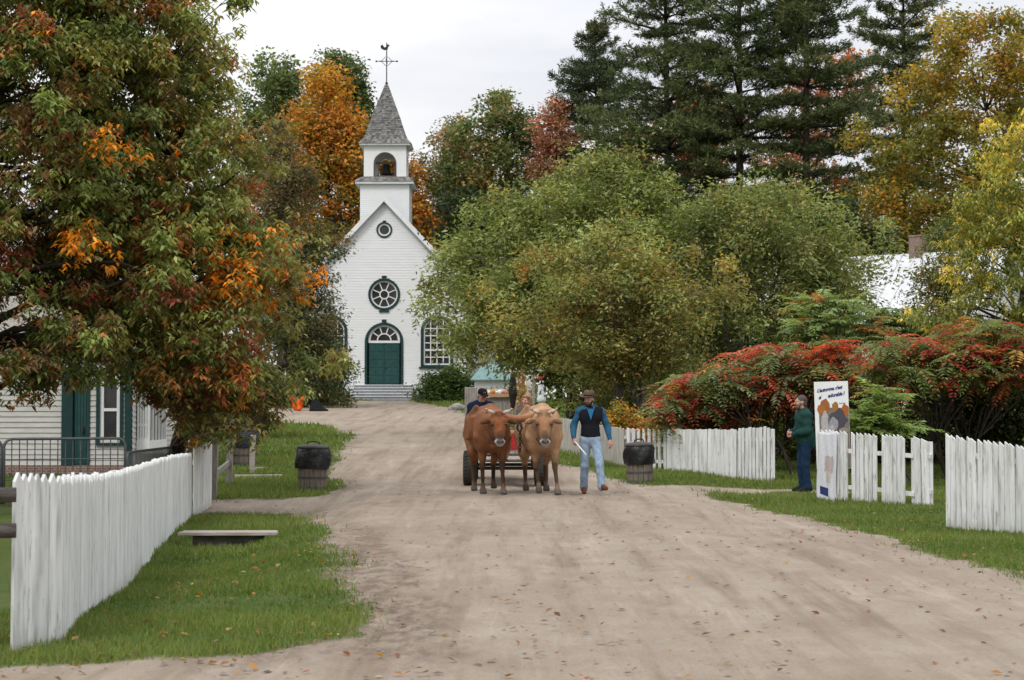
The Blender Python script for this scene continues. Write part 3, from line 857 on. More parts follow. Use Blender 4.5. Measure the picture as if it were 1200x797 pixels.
# trees behind the church
crown_tree('maple_tree', 'bright orange maple rising behind the left slope of the church roof', 122,
  [(70, 372, 386), (86, 352, 408), (110, 342, 414), (140, 338, 424), (175, 332, 428), (215, 334, 430), (255, 336, 428), (300, 340, 425)],
  [((.38, .135, .02), 1.2, 1.0), ((.33, .18, .025), 1.2, -.2), ((.18, .15, .032), 1.7, -1.3), ((.42, .19, .04), .5, .7)], 120, 34, 6, .30, 378, .3, 1.15, .8, .8, .45, False, .1, .6, 31, 30, jit=.18)
crown_tree('poplar_tree', 'green poplar between the big oak and the orange maple', 128,
  [(52, 312, 335), (72, 292, 356), (110, 276, 366), (160, 276, 366), (230, 280, 360), (300, 290, 350)],
  [((.11, .14, .055), 1, .2), ((.075, .10, .035), 1)], 130, 24, 6, .30, 322, .3, .95, .65, .8, .3, False, .1, .6, 32, 20, group='green trees behind the church')
crown_tree('poplar_tree', 'green poplar showing above the orange maple, left of the church spire', 134,
  [(62, 372, 385), (75, 366, 430), (95, 385, 442), (125, 392, 444), (160, 395, 440), (220, 390, 440)],
  [((.095, .125, .05), 1, .2), ((.06, .085, .03), 1)], 100, 24, 6, .30, 412, .3, .9, .65, .8, .3, False, .1, .6, 33, 20, group='green trees behind the church')
crown_tree('maple_tree', 'golden orange maple low behind the belfry and right church roof slope', 124,
  [(178, 440, 470), (200, 440, 496), (230, 440, 505), (262, 440, 512), (300, 450, 520)],
  [(ORANGE, .8), ((.30, .15, .02), 1.0), (OLIVE, .7)], 70, 24, 6, .30, 472, .25, .8, .65, .8, .3, False, .1, .6, 34, 14)
crown_tree('birch_tree', 'tan and green birch thinning out just right of the church spire', 130,
  [(140, 524, 545), (165, 505, 552), (190, 490, 556), (215, 478, 556), (250, 480, 556), (300, 490, 556)],
  [((.21, .15, .085), 1, .6), ((.13, .12, .055), .8), ((.075, .095, .034), .9, -.6)], 110, 22, 6, .28, 522, .2, .8, .6, .8, .3, False, .1, .5, 35, 24)
crown_tree('ash_tree', 'broad dark green ash with a tan top, left of the pink maple', 126,
  [(112, 575, 592), (128, 552, 622), (155, 535, 645), (190, 520, 650), (225, 512, 650), (262, 500, 640), (310, 500, 640)],
  [((.06, .085, .032), 1.4, -.2), ((.09, .105, .038), .8, .2), ((.20, .135, .06), .35, 1.3)], 190, 24, 6, .30, 580, .3, .95, .6, .8, .3, False, .1, .55, 36, 30, spike=.3, gain=1.3)
crown_tree('maple_tree', 'pinkish red maple with thin crown in front of the leaning pine', 122,
  [(108, 645, 660), (130, 626, 682), (160, 618, 690), (190, 622, 690), (225, 625, 680), (260, 625, 680)],
  [((.32, .135, .10), 1.2, .5), ((.25, .14, .085), .9), ((.17, .12, .065), .9, -.8)], 90, 16, 6, .26, 655, .2, .75, .6, .8, .2, False, .1, .5, 37, 26)
PINE = [((.048, .064, .026), 1.2), ((.078, .098, .038), .9, .2), ((.095, .10, .042), .3, .3)]
PINE2 = [((.055, .068, .030), 1.2), ((.10, .09, .04), .7, .2), ((.035, .052, .028), .6)]
pine('pine_tree', 'ragged olive pine leaning left, first pine right of the church', 124, 705, 28, 262, 82, pal=PINE2, seed=41, lean=-8, group='tall pines on the rise')
pine('pine_tree', 'tall dark pine, second from the left, rust maples showing between its boughs', 110, 785, -150, 268, 98, pal=PINE, seed=42, lean=-6, group='tall pines on the rise', dens=.9)
pine('pine_tree', 'tall dark pine in the middle of the five pines with open lower trunk', 108, 868, -175, 268, 96, pal=PINE, seed=43, group='tall pines on the rise', dens=1.0)
pine('pine_tree', 'densest dark green pine, just left of the golden maple', 106, 945, -150, 280, 92, pal=PINE, seed=44, lean=4, group='tall pines on the rise', dens=1.15)
pine('pine_tree', 'rightmost pine, standing behind the golden maple', 126, 1062, -90, 215, 72, pal=PINE, seed=45, group='tall pines on the rise')
crown_tree('maple_tree', 'rust brown maple under the second pine', 117,
  [(100, 800, 840), (130, 770, 860), (165, 720, 862), (200, 700, 860), (235, 690, 860), (280, 690, 860)],
  [((.28, .115, .045), 1.2), ((.36, .14, .03), .6), ((.15, .09, .045), .6)], 130, 22, 6, .28, 770, .22, .85, .6, .7, .25, False, .1, .55, 51, 26)
crown_tree('maple_tree', 'rust and pink maple glimpsed between the pines, right of centre', 132,
  [(60, 960, 1040), (100, 920, 1045), (150, 900, 1040), (200, 880, 1040), (260, 860, 1040)],
  [((.33, .11, .06), 1.0), ((.28, .13, .05), .7), ((.10, .09, .04), .5)], 110, 20, 6, .30, 960, .22, .85, .6, .7, .25, False, .1, .55, 52, 20)
crown_tree('maple_tree', 'tall golden olive maple with orange top, right of the pines', 100,
  [(14, 1085, 1190), (35, 1066, 1225), (70, 1062, 1240), (105, 1050, 1240), (140, 1030, 1240), (180, 1008, 1240), (220, 994, 1240), (250, 982, 1240), (285, 990, 1240), (320, 1010, 1240)],
  [((.165, .155, .035), 1.4, -.1), ((.25, .175, .032), .8, .2), ((.36, .19, .035), .32, .5), ((.12, .125, .032), 1.0, -.2)], 300, 26, 6, .25, 1130, .32, .85, .6, .75, .3, False, .1, .6, 53, 40, jit=.18)

# the big shrubby trees right of the church
crown_tree('boxelder_tree', 'light green boxelder reaching over the right front of the church', 62,
  [(188, 700, 745), (205, 652, 790), (228, 600, 800), (255, 560, 810), (285, 535, 815), (315, 525, 815), (330, 505, 815), (352, 488, 815), (378, 492, 815), (400, 516, 815), (415, 545, 815), (428, 590, 815), (445, 660, 815)],
  [((.21, .24, .095), 1.2, .5), ((.165, .195, .07), 1.0), ((.09, .115, .036), .7, -.6), ((.23, .215, .08), .5, .2)], 400, 26, 7, .20, 700, .15, .66, .5, .7, .3, False, .35, .36, 61, 70, stems=4, bark='bark_grey', spike=1.0, rag=2.2)
crown_tree('serviceberry_tree', 'yellowing brown-green serviceberry in front of the boxelder, behind the walking man', 52,
  [(268, 700, 740), (290, 655, 800), (322, 615, 840), (360, 590, 850), (390, 596, 845), (412, 635, 835), (428, 662, 815), (448, 688, 800)],
  [((.20, .165, .055), 1.3, 0), ((.25, .175, .045), .8), ((.105, .105, .034), .9, -.7), ((.24, .12, .035), .3), ((.20, .225, .085), 1.1, 1.2)], 230, 22, 6, .14, 735, .10, .55, .5, .6, .3, False, .35, .42, 62, 110, stems=6, bark='bark_grey', spike=.8, rag=2.2)
crown_tree('elm_tree', 'rounded green elm in front of the pines, left of the tin roofed house', 60,
  [(222, 838, 915), (236, 790, 965), (260, 770, 1000), (295, 785, 1025), (330, 780, 1040), (370, 780, 1040), (410, 780, 1030), (450, 780, 1020), (480, 790, 1010)],
  [((.18, .21, .085), 1.2, .4), ((.14, .17, .058), 1.0), ((.20, .18, .07), .5, .1), ((.075, .095, .032), .7, -.6)], 400, 26, 6, .18, 880, .14, .66, .5, .7, .3, False, .35, .36, 63, 60, stems=3, bark='bark_grey', spike=.9, rag=2.2)
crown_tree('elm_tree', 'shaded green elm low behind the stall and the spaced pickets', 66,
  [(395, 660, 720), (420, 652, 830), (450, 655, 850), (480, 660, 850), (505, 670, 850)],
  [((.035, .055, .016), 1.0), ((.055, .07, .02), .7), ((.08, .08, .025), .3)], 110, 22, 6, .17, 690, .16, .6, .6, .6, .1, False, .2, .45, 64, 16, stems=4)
crown_tree('ash_tree', 'yellow-green ash with drooping pale leaves at the right edge', 43,
  [(130, 1190, 1260), (165, 1160, 1290), (200, 1128, 1300), (240, 1110, 1300), (280, 1095, 1300), (320, 1085, 1300), (360, 1082, 1300), (400, 1105, 1300), (440, 1120, 1300), (480, 1130, 1300)],
  [((.26, .245, .065), 1.1, .3), ((.40, .31, .06), .9, .4), ((.11, .135, .035), 1.0, -.6), ((.17, .185, .055), .8)], 240, 22, 7, .13, 1215, .14, .5, .6, .7, .35, True, .9, .36, 65, 70, bark='bark')
crown_tree('apple_tree', 'small thin leaved tree in front of the white tin roof', 56,
  [(255, 1090, 1125), (285, 1075, 1150), (320, 1068, 1150), (350, 1055, 1140), (385, 1020, 1140), (400, 1015, 1140)],
  [((.12, .14, .045), 1), ((.22, .15, .04), .5), ((.08, .10, .03), .8)], 85, 18, 6, .13, 1100, .09, .45, .6, .6, .2, False, .3, .42, 66, 30)

# sumacs
SRED = [((.33, .050, .045), 1.05, .4), ((.38, .10, .06), .45), ((.135, .165, .08), 1.8, 0), ((.17, .07, .045), .4, -.3), ((.11, .14, .05), .9, -.2), ((.32, .17, .05), .15)]
sumac('sumac_shrub', 'wide flat-topped red and green sumac behind the man in the green jacket', 42,
  [(398, 880, 990), (408, 850, 1005), (428, 810, 1010), (450, 775, 985), (475, 762, 900), (500, 775, 850)], SRED, 95, 10, .6, 905, 71, .45, stems=6, droopv=.7, tilt=.0)
sumac('sumac_shrub', 'red and green sumac spreading above the right-hand fences', 40,
  [(372, 1120, 1180), (388, 1030, 1210), (412, 1000, 1240), (432, 1000, 1250), (448, 1040, 1250)], SRED, 95, 10, .6, 1120, 72, .5, stems=6, droopv=.7, tilt=.0)
sumac('sumac_shrub', 'green feathery sumac rising above the red sumacs', 45,
  [(340, 965, 985), (355, 945, 1005), (378, 930, 1030), (398, 940, 1020)], [((.20, .26, .12), 1.2), ((.14, .19, .075), .8), ((.30, .11, .04), .10)], 22, 9, .72, 978, 73, .5, stems=2, droopv=.3)
sumac('sumac_shrub', 'young bright green sumac behind the gapped picket fence', 37.5,
  [(448, 1030, 1042), (465, 1008, 1062), (485, 1000, 1072), (505, 1000, 1070)], [((.20, .27, .11), 1.2), ((.14, .19, .07), .9), ((.25, .16, .05), .1)], 20, 9, .62, 1036, 74, .6, stems=2, droopv=.3)
sumac('sumac_shrub', 'fiery orange-red young sumac beneath the feathery green one', 41.5,
  [(398, 955, 985), (412, 940, 1000), (430, 945, 1000)], [((.40, .06, .03), 1.2), ((.36, .10, .04), .5)], 13, 9, .45, 968, 75, .5, stems=2)
sumac('sumac_shrub', 'low orange sumac among the elm stems behind the paler fence panel', 42.6,
  [(462, 775, 850), (480, 768, 890), (502, 772, 860)], [((.36, .09, .04), 1), ((.15, .18, .075), 1.0), ((.34, .15, .04), .5)], 26, 9, .6, 810, 76, .4, stems=2)

# under-storey behind the right fences
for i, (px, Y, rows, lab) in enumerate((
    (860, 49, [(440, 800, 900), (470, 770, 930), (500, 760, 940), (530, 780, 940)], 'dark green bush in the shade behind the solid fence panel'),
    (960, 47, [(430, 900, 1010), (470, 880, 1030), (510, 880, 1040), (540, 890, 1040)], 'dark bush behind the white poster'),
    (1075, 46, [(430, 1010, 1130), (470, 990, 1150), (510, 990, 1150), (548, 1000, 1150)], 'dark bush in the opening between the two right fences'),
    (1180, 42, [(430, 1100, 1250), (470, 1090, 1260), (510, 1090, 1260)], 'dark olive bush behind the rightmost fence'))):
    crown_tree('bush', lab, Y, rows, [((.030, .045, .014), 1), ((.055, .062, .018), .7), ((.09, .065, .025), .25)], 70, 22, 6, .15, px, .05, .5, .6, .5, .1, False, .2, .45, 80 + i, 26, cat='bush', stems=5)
crown_tree('bush', 'leafy green shrub growing against the church front, right of the steps', 104,
  [(432, 520, 545), (442, 496, 556), (455, 484, 560), (470, 484, 560)], [((.075, .115, .03), 1, .4), ((.045, .075, .02), .8, -.4)], 70, 20, 6, .2, 522, .06, .6, .6, .6, .1, False, .1, .5, 90, 10, cat='bush', stems=4)
crown_tree('bush', 'small yellow and orange bush poking over the spaced pickets', 47.5,
  [(480, 715, 740), (492, 700, 768), (505, 698, 778), (520, 700, 775)], [((.26, .19, .03), .8, .3), ((.40, .15, .03), .5, .2), ((.08, .10, .025), 1)], 40, 18, 6, .10, 735, .03, .3, .6, .6, .1, False, .2, .45, 91, 10, cat='bush', stems=3)
crown_tree('bush', 'low green bush behind the stall counter at the left planter', 79,
  [(455, 585, 640), (468, 560, 648), (485, 560, 650)], [((.085, .12, .03), 1), ((.05, .075, .02), .8)], 40, 18, 6, .16, 640, .05, .5, .6, .5, .1, False, .1, .45, 92, 8, cat='bush', stems=3)

# woods behind everything, seen only as one mass through the gaps
def far_wood():
    r = np.random.default_rng(99); B = []
    for i in range(1300):
        x = r.uniform(-62, 62); y = 146 + r.uniform(0, 14); 
        h = 9.5 + 3 * math.sin(x * .21 + 1) + (5.5 if x > 5 else 3.5 if x < -14 else 0)
        B.append((x, y, 2 + h * r.uniform(0, 1)))
    B = np.array(B); n = 46; ci = np.repeat(np.arange(len(B)), n); m = len(ci)
    c = B[ci] + r.normal(size=(m, 3)) * [1.0, 1.0, .7]
    pal = [((.035, .055, .02), 1.2), ((.06, .07, .025), .8), ((.14, .09, .03), .45), ((.18, .07, .03), .25)]
    k, cols = pick_colours(r, pal, B, r.uniform(size=len(B)), .15, 5)
    q = leaf_arrays(c, r.normal(size=(m, 3)), r.normal(size=(m, 3)) + [0, 0, .6], r.uniform(.3, .6, m), .6)
    lc = cols[k[ci]] * r.normal(1, .2, m).clip(.4, 1.7)[:, None]
    me = np_mesh('woodland', q.reshape(-1, 3), np.arange(4*m).reshape(-1, 4), np.repeat(lc[:, None], 4, 1).reshape(-1, 3))
    tag(link('woodland', me, M['leaf']), 'mixed autumn woodland closing the view behind church and pines', 'woodland', kind='stuff')
far_wood()

# darker evergreens and bushes filling in below the pines
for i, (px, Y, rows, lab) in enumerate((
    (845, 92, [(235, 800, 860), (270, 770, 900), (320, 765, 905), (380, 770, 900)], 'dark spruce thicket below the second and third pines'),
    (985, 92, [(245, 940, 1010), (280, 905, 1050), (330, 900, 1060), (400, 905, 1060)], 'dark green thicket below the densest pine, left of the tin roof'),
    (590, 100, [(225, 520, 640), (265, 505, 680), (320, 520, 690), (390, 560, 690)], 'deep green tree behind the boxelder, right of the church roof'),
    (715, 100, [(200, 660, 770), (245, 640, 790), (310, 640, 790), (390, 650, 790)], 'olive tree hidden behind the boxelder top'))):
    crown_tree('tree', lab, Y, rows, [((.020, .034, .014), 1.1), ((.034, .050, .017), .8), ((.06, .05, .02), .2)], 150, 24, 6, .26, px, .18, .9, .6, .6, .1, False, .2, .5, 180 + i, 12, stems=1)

sumac('sumac_shrub', 'dull green sumac hiding the wall under the tin roof', 46,
  [(362, 1030, 1060), (378, 1010, 1090), (395, 1010, 1100)], [((.125, .165, .07), 1.2), ((.085, .12, .045), .8)], 22, 9, .62, 1050, 77, .5, stems=2, droopv=.5)

for px, rows, lab, sd in ((880, [(402, 890, 985), (430, 815, 1005), (460, 785, 985), (490, 775, 900)], 'loose red and green sumac foliage behind the wide flat-topped sumac', 301), (1110, [(380, 1080, 1190), (405, 1010, 1230), (440, 1005, 1240), (470, 1030, 1240)], 'loose dull red and green sumac foliage behind the right-hand fences', 302)):
    crown_tree('sumac_shrub', lab, 43.5, rows, [((.22, .045, .035), .8, .3), ((.30, .10, .05), .4), ((.125, .155, .065), 1.7), ((.085, .11, .036), 1.0, -.4), ((.22, .15, .045), .3)], 90, 22, 6, .13, px, .05, .45, .5, .5, .1, True, .6, .34, sd, 30, cat='sumac shrub', stems=4)

crown_tree('bush', 'olive green thicket under the serviceberry, behind the old greyed pickets', 55,
  [(405, 690, 800), (435, 672, 840), (470, 676, 840), (498, 690, 830)], [((.12, .135, .045), 1.1), ((.17, .15, .05), .7), ((.075, .09, .028), .9)], 90, 20, 6, .14, 755, .05, .5, .6, .5, .2, False, .3, .42, 310, 30, cat='bush', stems=5, rag=2.2)
# ================================================================ buildings
def clap(mb, z0, z1, step, ivals, y, lip=0.016, axis='y', sgn=-1):
    """overlapping boards on a wall facing -y (axis 'y') or +-x (axis 'x'); ivals(z) gives the solid stretches"""
    z = z0
    while z < z1 - 1e-6:
        zt = min(z + step, z1)
        for a, b in ivals((z + zt) / 2):
            if b - a < 0.01: continue
            o = y + sgn * lip; i = y + sgn * 0.002
            if axis == 'y': q = [(a, o, z), (b, o, z), (b, i, zt), (a, i, zt)]; u = [(a, o, z), (b, o, z), (b, y, z), (a, y, z)]
            else: q = [(o, a, z), (o, b, z), (i, b, zt), (i, a, zt)]; u = [(o, a, z), (o, b, z), (y, b, z), (y, a, z)]
            mb.add(q, [(0, 1, 2, 3)]); mb.add(u, [(0, 1, 2, 3)])
        z = zt

def cut(ival, holes):
    out = [ival]
    for h0, h1 in holes:
        nxt = []
        for a, b in out:
            if h1 <= a or h0 >= b: nxt.append((a, b))
            else:
                if h0 > a: nxt.append((a, h0))
                if h1 < b: nxt.append((h1, b))
        out = nxt
    return out

def clap_mat():
    t = NT('white_clapboard')
    v = t.ramp(t.noise(1.2, 5, 0.6, None, (1, 1, 3)), [(0.3, (0.80, 0.80, 0.80)), (0.7, (0.745, 0.75, 0.75))])
    return t.done(t.bsdf(v, 0.55, 0.3, t.noise(20, 3, stretch=(.5, 1, 6)), 0.06, 0.004))
M['clap'] = clap_mat()
def old_clap_mat():
    t = NT('aged_clapboard')
    v = t.ramp(t.noise(2.5, 6, 0.65, None, (1, 1, 4)), [(0.3, (0.60, 0.585, 0.55)), (0.7, (0.46, 0.44, 0.41))])
    return t.done(t.bsdf(v, 0.75, 0.2, t.noise(20, 3, stretch=(.5, 1, 6)), 0.15, 0.004))
M['oldclap'] = old_clap_mat()

def church():
    CXW, Y0 = -7.5, 110.0
    z0 = gzf(CXW, Y0)
    root = empty('church', (CXW, Y0, z0))
    tag(root, 'white clapboard church with a belfry, grey shingled spire and dark green double doors', 'church')
    s = 20.0
    H = lambda py: CZ + (475 - py) / s - z0       # height above the church's ground for a picture row of its front
    hw = 4.7; ze = H(332); za = H(232)
    # openings on the front: (kind, centre x, half width, bottom, springing)
    ops = [('a', 0, 1.02, H(452), H(400)), ('c', 0, .92, H(345), 0), ('c', 0, .42, H(269), 0), ('a', 3.1, .88, H(430), H(388)), ('a', -3.1, .88, H(430), H(388))]
    def holes(z):
        o = []
        for k, cx, h, b, sp in ops:
            if k == 'a' and z > b:
                if z < sp: o.append((cx - h, cx + h))
                elif z < sp + h: q = math.sqrt(h*h - (z-sp)**2); o.append((cx - q, cx + q))
            elif k == 'c' and abs(z - b) < h:
                q = math.sqrt(h*h - (z-b)**2); o.append((cx - q, cx + q))
        return o
    def front(z):
        e = hw if z < ze else hw * (za - z) / (za - ze)
        return cut((-e, e), holes(z))
    w = MB(); clap(w, 0.25, za, .16, front, 0.0, lip=.017)
    D = 17.0
    for sx in (-1, 1): clap(w, .25, ze, .115, lambda z: [(0, D)], sx * hw, axis='x', sgn=sx)
    w.add([(-hw, D, 0), (hw, D, 0), (hw, D, ze), (0, D, za), (-hw, D, ze)], [(0, 1, 2, 3, 4)])
    w.build('wall', M['clap'], root)
    f = MB(); f.box(-hw - .03, hw + .03, -.03, D, -0.6, .25); f.build('foundation', M['stone'], root)
    # roof
    r = MB(); oh = .32; sl = (za - ze) / hw
    for sx in (-1, 1):
        e = hw + oh; zz = za - sl * e
        r.add([(0, -oh, za + .02), (sx*e, -oh, zz + .02), (sx*e, D + oh, zz + .02), (0, D + oh, za + .02), (0, -oh, za + .16), (sx*e, -oh, zz + .16), (sx*e, D + oh, zz + .16), (0, D + oh, za + .16)],
              [(0,1,2,3), (4,5,6,7), (0,1,5,4), (1,2,6,5), (2,3,7,6)])
    rf = r.build('roof', M['teal'], root)
    b = MB()
    for sx in (-1, 1):
        e = hw + oh + .02; zz = za - sl * e
        b.add([(0, -oh-.05, za - .20), (sx*e, -oh-.05, zz - .20), (sx*e, -oh-.05, zz + .17), (0, -oh-.05, za + .17), (0, -oh-.004, za - .20), (sx*e, -oh-.004, zz - .20), (sx*e, -oh-.004, zz + .17), (0, -oh-.004, za + .17)],
              [(0,1,2,3), (4,7,6,5), (0,4,5,1), (3,2,6,7), (1,5,6,2)])
    b.build('bargeboard', M['white_trim'], rf)
    for sx in (-1, 1):
        c = MB(); c.box(sx*hw - .10, sx*hw + .10, -.028, .05, .25, ze - .05); c.build('corner_board', M['white_trim'], root)
    # door
    dr = MB(); zb, sp = H(451.5), H(401)
    for sx in (-1, 1):
        x0, x1 = (0.008, .90) if sx > 0 else (-.90, -0.008)
        dr.box(x0, x1, .10, .15, zb, sp - .06)
        for rr in range(5):
            for cc in range(2):
                w_ = .33; xa = x0 + .07 + cc * (w_ + .08); zc = zb + .12 + rr * .465
                dr.box(xa, xa + w_, .085, .10, zc, zc + .37)
    d = dr.build('door', M['dgreen'], root, bevel=.008)
    k = MB(); k.sphere((.09, .06, zb + 1.0), .04, 8); k.box(.07, .11, .07, .099, zb + .92, zb + 1.08); k.build('door_handle', M['iron'], d)
    fr = MB(); fr.ring(arch(.98, zb, sp + .02, 18), arch(1.13, zb, sp + .02, 18), -.07, .12)
    fr.box(-.13, .13, -.10, .0, sp + 1.17, sp + 1.32)
    fr.build('door_frame', M['green'], root)
    fl = MB(); fl.box(-.93, .93, .05, .11, sp - .05, sp + .09)
    fl.ring(arch(.80, sp + .09, sp + .1, 18)[2:], arch(.935, sp + .09, sp + .1, 18)[2:], .05, .11, False)
    fl.ring(arch(.36, sp + .09, sp + .1, 18)[2:], arch(.43, sp + .09, sp + .1, 18)[2:], .05, .11, False)
    for i in range(1, 5):
        a = math.pi * i / 5; fl.bar((.42*math.cos(a), .08, sp+.1+.42*math.sin(a)), (.82*math.cos(a), .08, sp+.1+.82*math.sin(a)), .06, .06, (0, 1, 0))
    fan = fl.build('fanlight', M['white_trim'], root)
    p = MB(); p.prism(arch(.9, sp + .085, sp + .1, 18), .115, .13); p.build('pane', M['glass_dark'], fan)
    # round window
    zc = H(345); q = MB(); q.ring(circle(.80, zc), circle(.94, zc), -.07, .12); q.box(-.14, .14, -.10, .0, zc + .97, zc + 1.1)
    q.box(-.3, .3, -.09, 0.0, zc - 1.04, zc - .95)
    rw = q.build('round_window', M['green'], root)
    q = MB(); q.ring(circle(.72, zc), circle(.80, zc), .02, .10); q.ring(circle(.22, zc), circle(.29, zc), .03, .10)
    for i in range(8):
        a = math.pi * (i + .5) / 4; q.bar((.27*math.cos(a), .065, zc + .27*math.sin(a)), (.74*math.cos(a), .065, zc + .74*math.sin(a)), .055, .05, (0, 1, 0))
    q.build('sash', M['white_trim'], rw)
    q = MB(); q.prism(circle(.79, zc), .11, .13); q.build('pane', M['glass_dark'], rw)
    zc = H(269); q = MB(); q.ring(circle(.37, zc), circle(.47, zc), -.06, .12); q.box(-.09, .09, -.08, 0, zc + .46, zc + .55)
    ow = q.build('round_window', M['green'], root)
    q = MB(); q.ring(circle(.28, zc), circle(.37, zc), .0, .10); q.build('sash', M['white_trim'], ow)
    q = MB(); q.prism(circle(.36, zc), .11, .13); q.build('pane', M['glass_dark'], ow)
    for cx in (-3.1, 3.1):
        zb2, sp2 = H(430), H(388)
        q = MB(); q.ring(arch(.78, zb2 + .1, sp2, 16, cx), arch(.95, zb2, sp2, 16, cx), -.06, .12); q.box(cx - 1.05, cx + 1.05, -.12, .05, zb2 - .1, zb2 - .002)
        wn = q.build('window', M['green'], root)
        q = MB(); q.ring(arch(.70, zb2 + .2, sp2, 16, cx), arch(.78, zb2 + .11, sp2, 16, cx), .02, .10)
        for i in (-1, 0, 1): q.box(cx + i*.37 - .03, cx + i*.37 + .03, .035, .095, zb2 + .15, sp2 + (.72 if i == 0 else .62))
        nrow = 5
        for i in range(1, nrow + 1):
            zz = zb2 + .15 + (sp2 - zb2) * i / nrow; hwid = .72 if zz <= sp2 else math.sqrt(max(.01, .72**2 - (zz - sp2)**2)); q.box(cx - hwid, cx + hwid, .04, .09, zz - (.055 if i == 2 else .03), zz + (.055 if i == 2 else .03))
        q.build('sash', M['white_trim'], wn)
        q = MB(); q.prism(arch(.77, zb2 + .12, sp2, 16, cx), .10, .13); q.build('pane', M['glass_dark'], wn)
    # steps
    for i in range(5):
        q = MB(); q.box(-1.72, 1.72, -1.75 + i * .33, -.03 if i == 4 else -1.75 + (i+1) * .33 + .02, i * .17 - .05, (i + 1) * .17 + .0); st = q.build('step', pm_step, root, bevel=.012); q = MB(); q.box(-1.74, 1.74, -1.80 + i * .33, -1.70 + i * .33, (i + 1) * .17 + .003, (i + 1) * .17 + .04); q.build('tread', M['white_trim'], st)
    # tower, skirt roof, belfry, spire
    tw = 1.45; yt = .25; zt0 = ze; zt1 = H(214)
    t = MB()
    def tiv(z):
        return [(-tw, tw)]
    zs = za - sl * tw
    clap(t, zs - 1.2, zt1, .115, tiv, yt)
    for sx in (-1, 1): clap(t, zs - 1.2, zt1, .115, lambda z: [(yt, yt + 2*tw)], sx * tw, axis='x', sgn=sx)
    t.add([(-tw, yt + 2*tw, zs - 1.2), (tw, yt + 2*tw, zs - 1.2), (tw, yt + 2*tw, zt1), (-tw, yt + 2*tw, zt1)], [(0, 1, 2, 3)])
    tower = t.build('tower', M['clap'], root)
    cyc = yt + tw
    q = MB(); q.box(-1.72, 1.72, cyc - 1.72, cyc + 1.72, zt1 - .02, zt1 + .14); q.build('cornice', M['white_trim'], tower)
    r_ = np.random.default_rng(3)
    def shingles(mb, prof, cy):
        """four shingled sides of a square roof given as (half width, height) rows"""
        for i in range(len(prof) - 1):
            (h0, a), (h1, b) = prof[i], prof[i + 1]
            n = max(2, int(2 * h0 / .15))
            for side in range(4):
                xs = np.linspace(-1, 1, n + 1) + np.concatenate([[0], r_.normal(0, .25 / n, n - 1), [0]])
                for j in range(n):
                    c = r_.choice([.12, .15, .18, .21, .25]) * r_.uniform(.85, 1.15); mb.col = (c, c * .97, c * .92)
                    lift = .03 + r_.uniform(0, .02)
                    pts = [(xs[j]*(h0+lift), -(h0+lift), a - .03), (xs[j+1]*(h0+lift), -(h0+lift), a - .03), (xs[j+1]*h1, -h1, b), (xs[j]*h1, -h1, b)]
                    for _ in range(side): pts = [(-y_, x_, z_) for x_, y_, z_ in pts]
                    mb.add([(x_, y_ + cy, z_) for x_, y_, z_ in pts], [(0, 1, 2, 3)])
        mb.col = None
    q = MB(); shingles(q, [(1.74, zt1 + .15), (1.6, zt1 + .28), (1.42, zt1 + .40), (1.2, zt1 + .47)], cyc)
    q.col = (.2, .195, .18); q.box(-1.3, 1.3, cyc - 1.3, cyc + 1.3, zt1 + .1, zt1 + .45)
    q.build('skirt_roof', M['shingle'], root)
    bw = 1.25; b0, b1 = zt1 + .40, H(168)
    bz0 = b0 + .1; bsp = H(189.5); bh = .60
    q = MB()
    out = arch(bh, bz0, bsp, 14)
    # four pierced walls
    for side in range(4):
        m = MB()
        outl = [(-bw, b0), (bw, b0), (bw, b1), (-bw, b1)]
        n = len(out)
        # fan the wall between outline and opening
        def edge(px_, pz_):
            a = math.atan2(pz_ - (bsp - .2), px_); 
            tx = bw / max(abs(math.cos(a)), 1e-6); tz = ((b1 - (bsp - .2)) if math.sin(a) > 0 else ((bsp - .2) - b0)) / max(abs(math.sin(a)), 1e-6)
            tt = min(tx, tz); return (tt * math.cos(a), bsp - .2 + tt * math.sin(a))
        extra = []
        for i in range(n):
            (xa, za_), (xb, zb_) = out[i], out[(i+1) % n]
            ea, eb = edge(xa, za_), edge(xb, zb_)
            poly = [(xa, za_), ea]
            for cx_, cz_ in outl:      # keep the corners
                a0, a1, ac = (math.atan2(e_[1] - (bsp-.2), e_[0]) for e_ in (ea, eb, (cx_, cz_)))
                da = (a1 - a0) % (2*math.pi); dc = (ac - a0) % (2*math.pi)
                if 1e-4 < dc < da - 1e-4: poly.append((cx_, cz_))
            poly += [eb, (xb, zb_)]
            for yy in (-bw, -bw + .12):
                m.add([(x_, yy, z_) for x_, z_ in poly], [tuple(range(len(poly)))])
            m.add([(xa, -bw, za_), (xb, -bw, zb_), (xb, -bw + .12, zb_), (xa, -bw + .12, za_)], [(0, 1, 2, 3)])
        vs_ = m.v
        for _ in range(side): vs_ = [(-y_, x_, z_) for x_, y_, z_ in vs_]
        q.add([(x_, y_ + cyc, z_) for x_, y_, z_ in vs_], m.f)
    bel = q.build('belfry', M['white'], root)
    q = MB(); q.ring(out, arch(bh + .07, bz0 - .06, bsp, 14), cyc - bw - .035, cyc - bw - .003); q.build('arch_trim', pmat('brown_trim', (.09, .06, .04), (.06, .04, .03)), bel)
    q = MB(); q.lathe([(.06, .62), (.14, .60), (.20, .50), (.23, .30), (.28, .12), (.38, 0), (.34, 0), (.2, .3)], (0, cyc, bz0 + .22), 20, False); q.lathe([(.05, 0), (.07, .1), (.03, .35)], (0, cyc, bz0 + .17), 8)
    q.build('bell', M['iron'], bel, smooth=True)
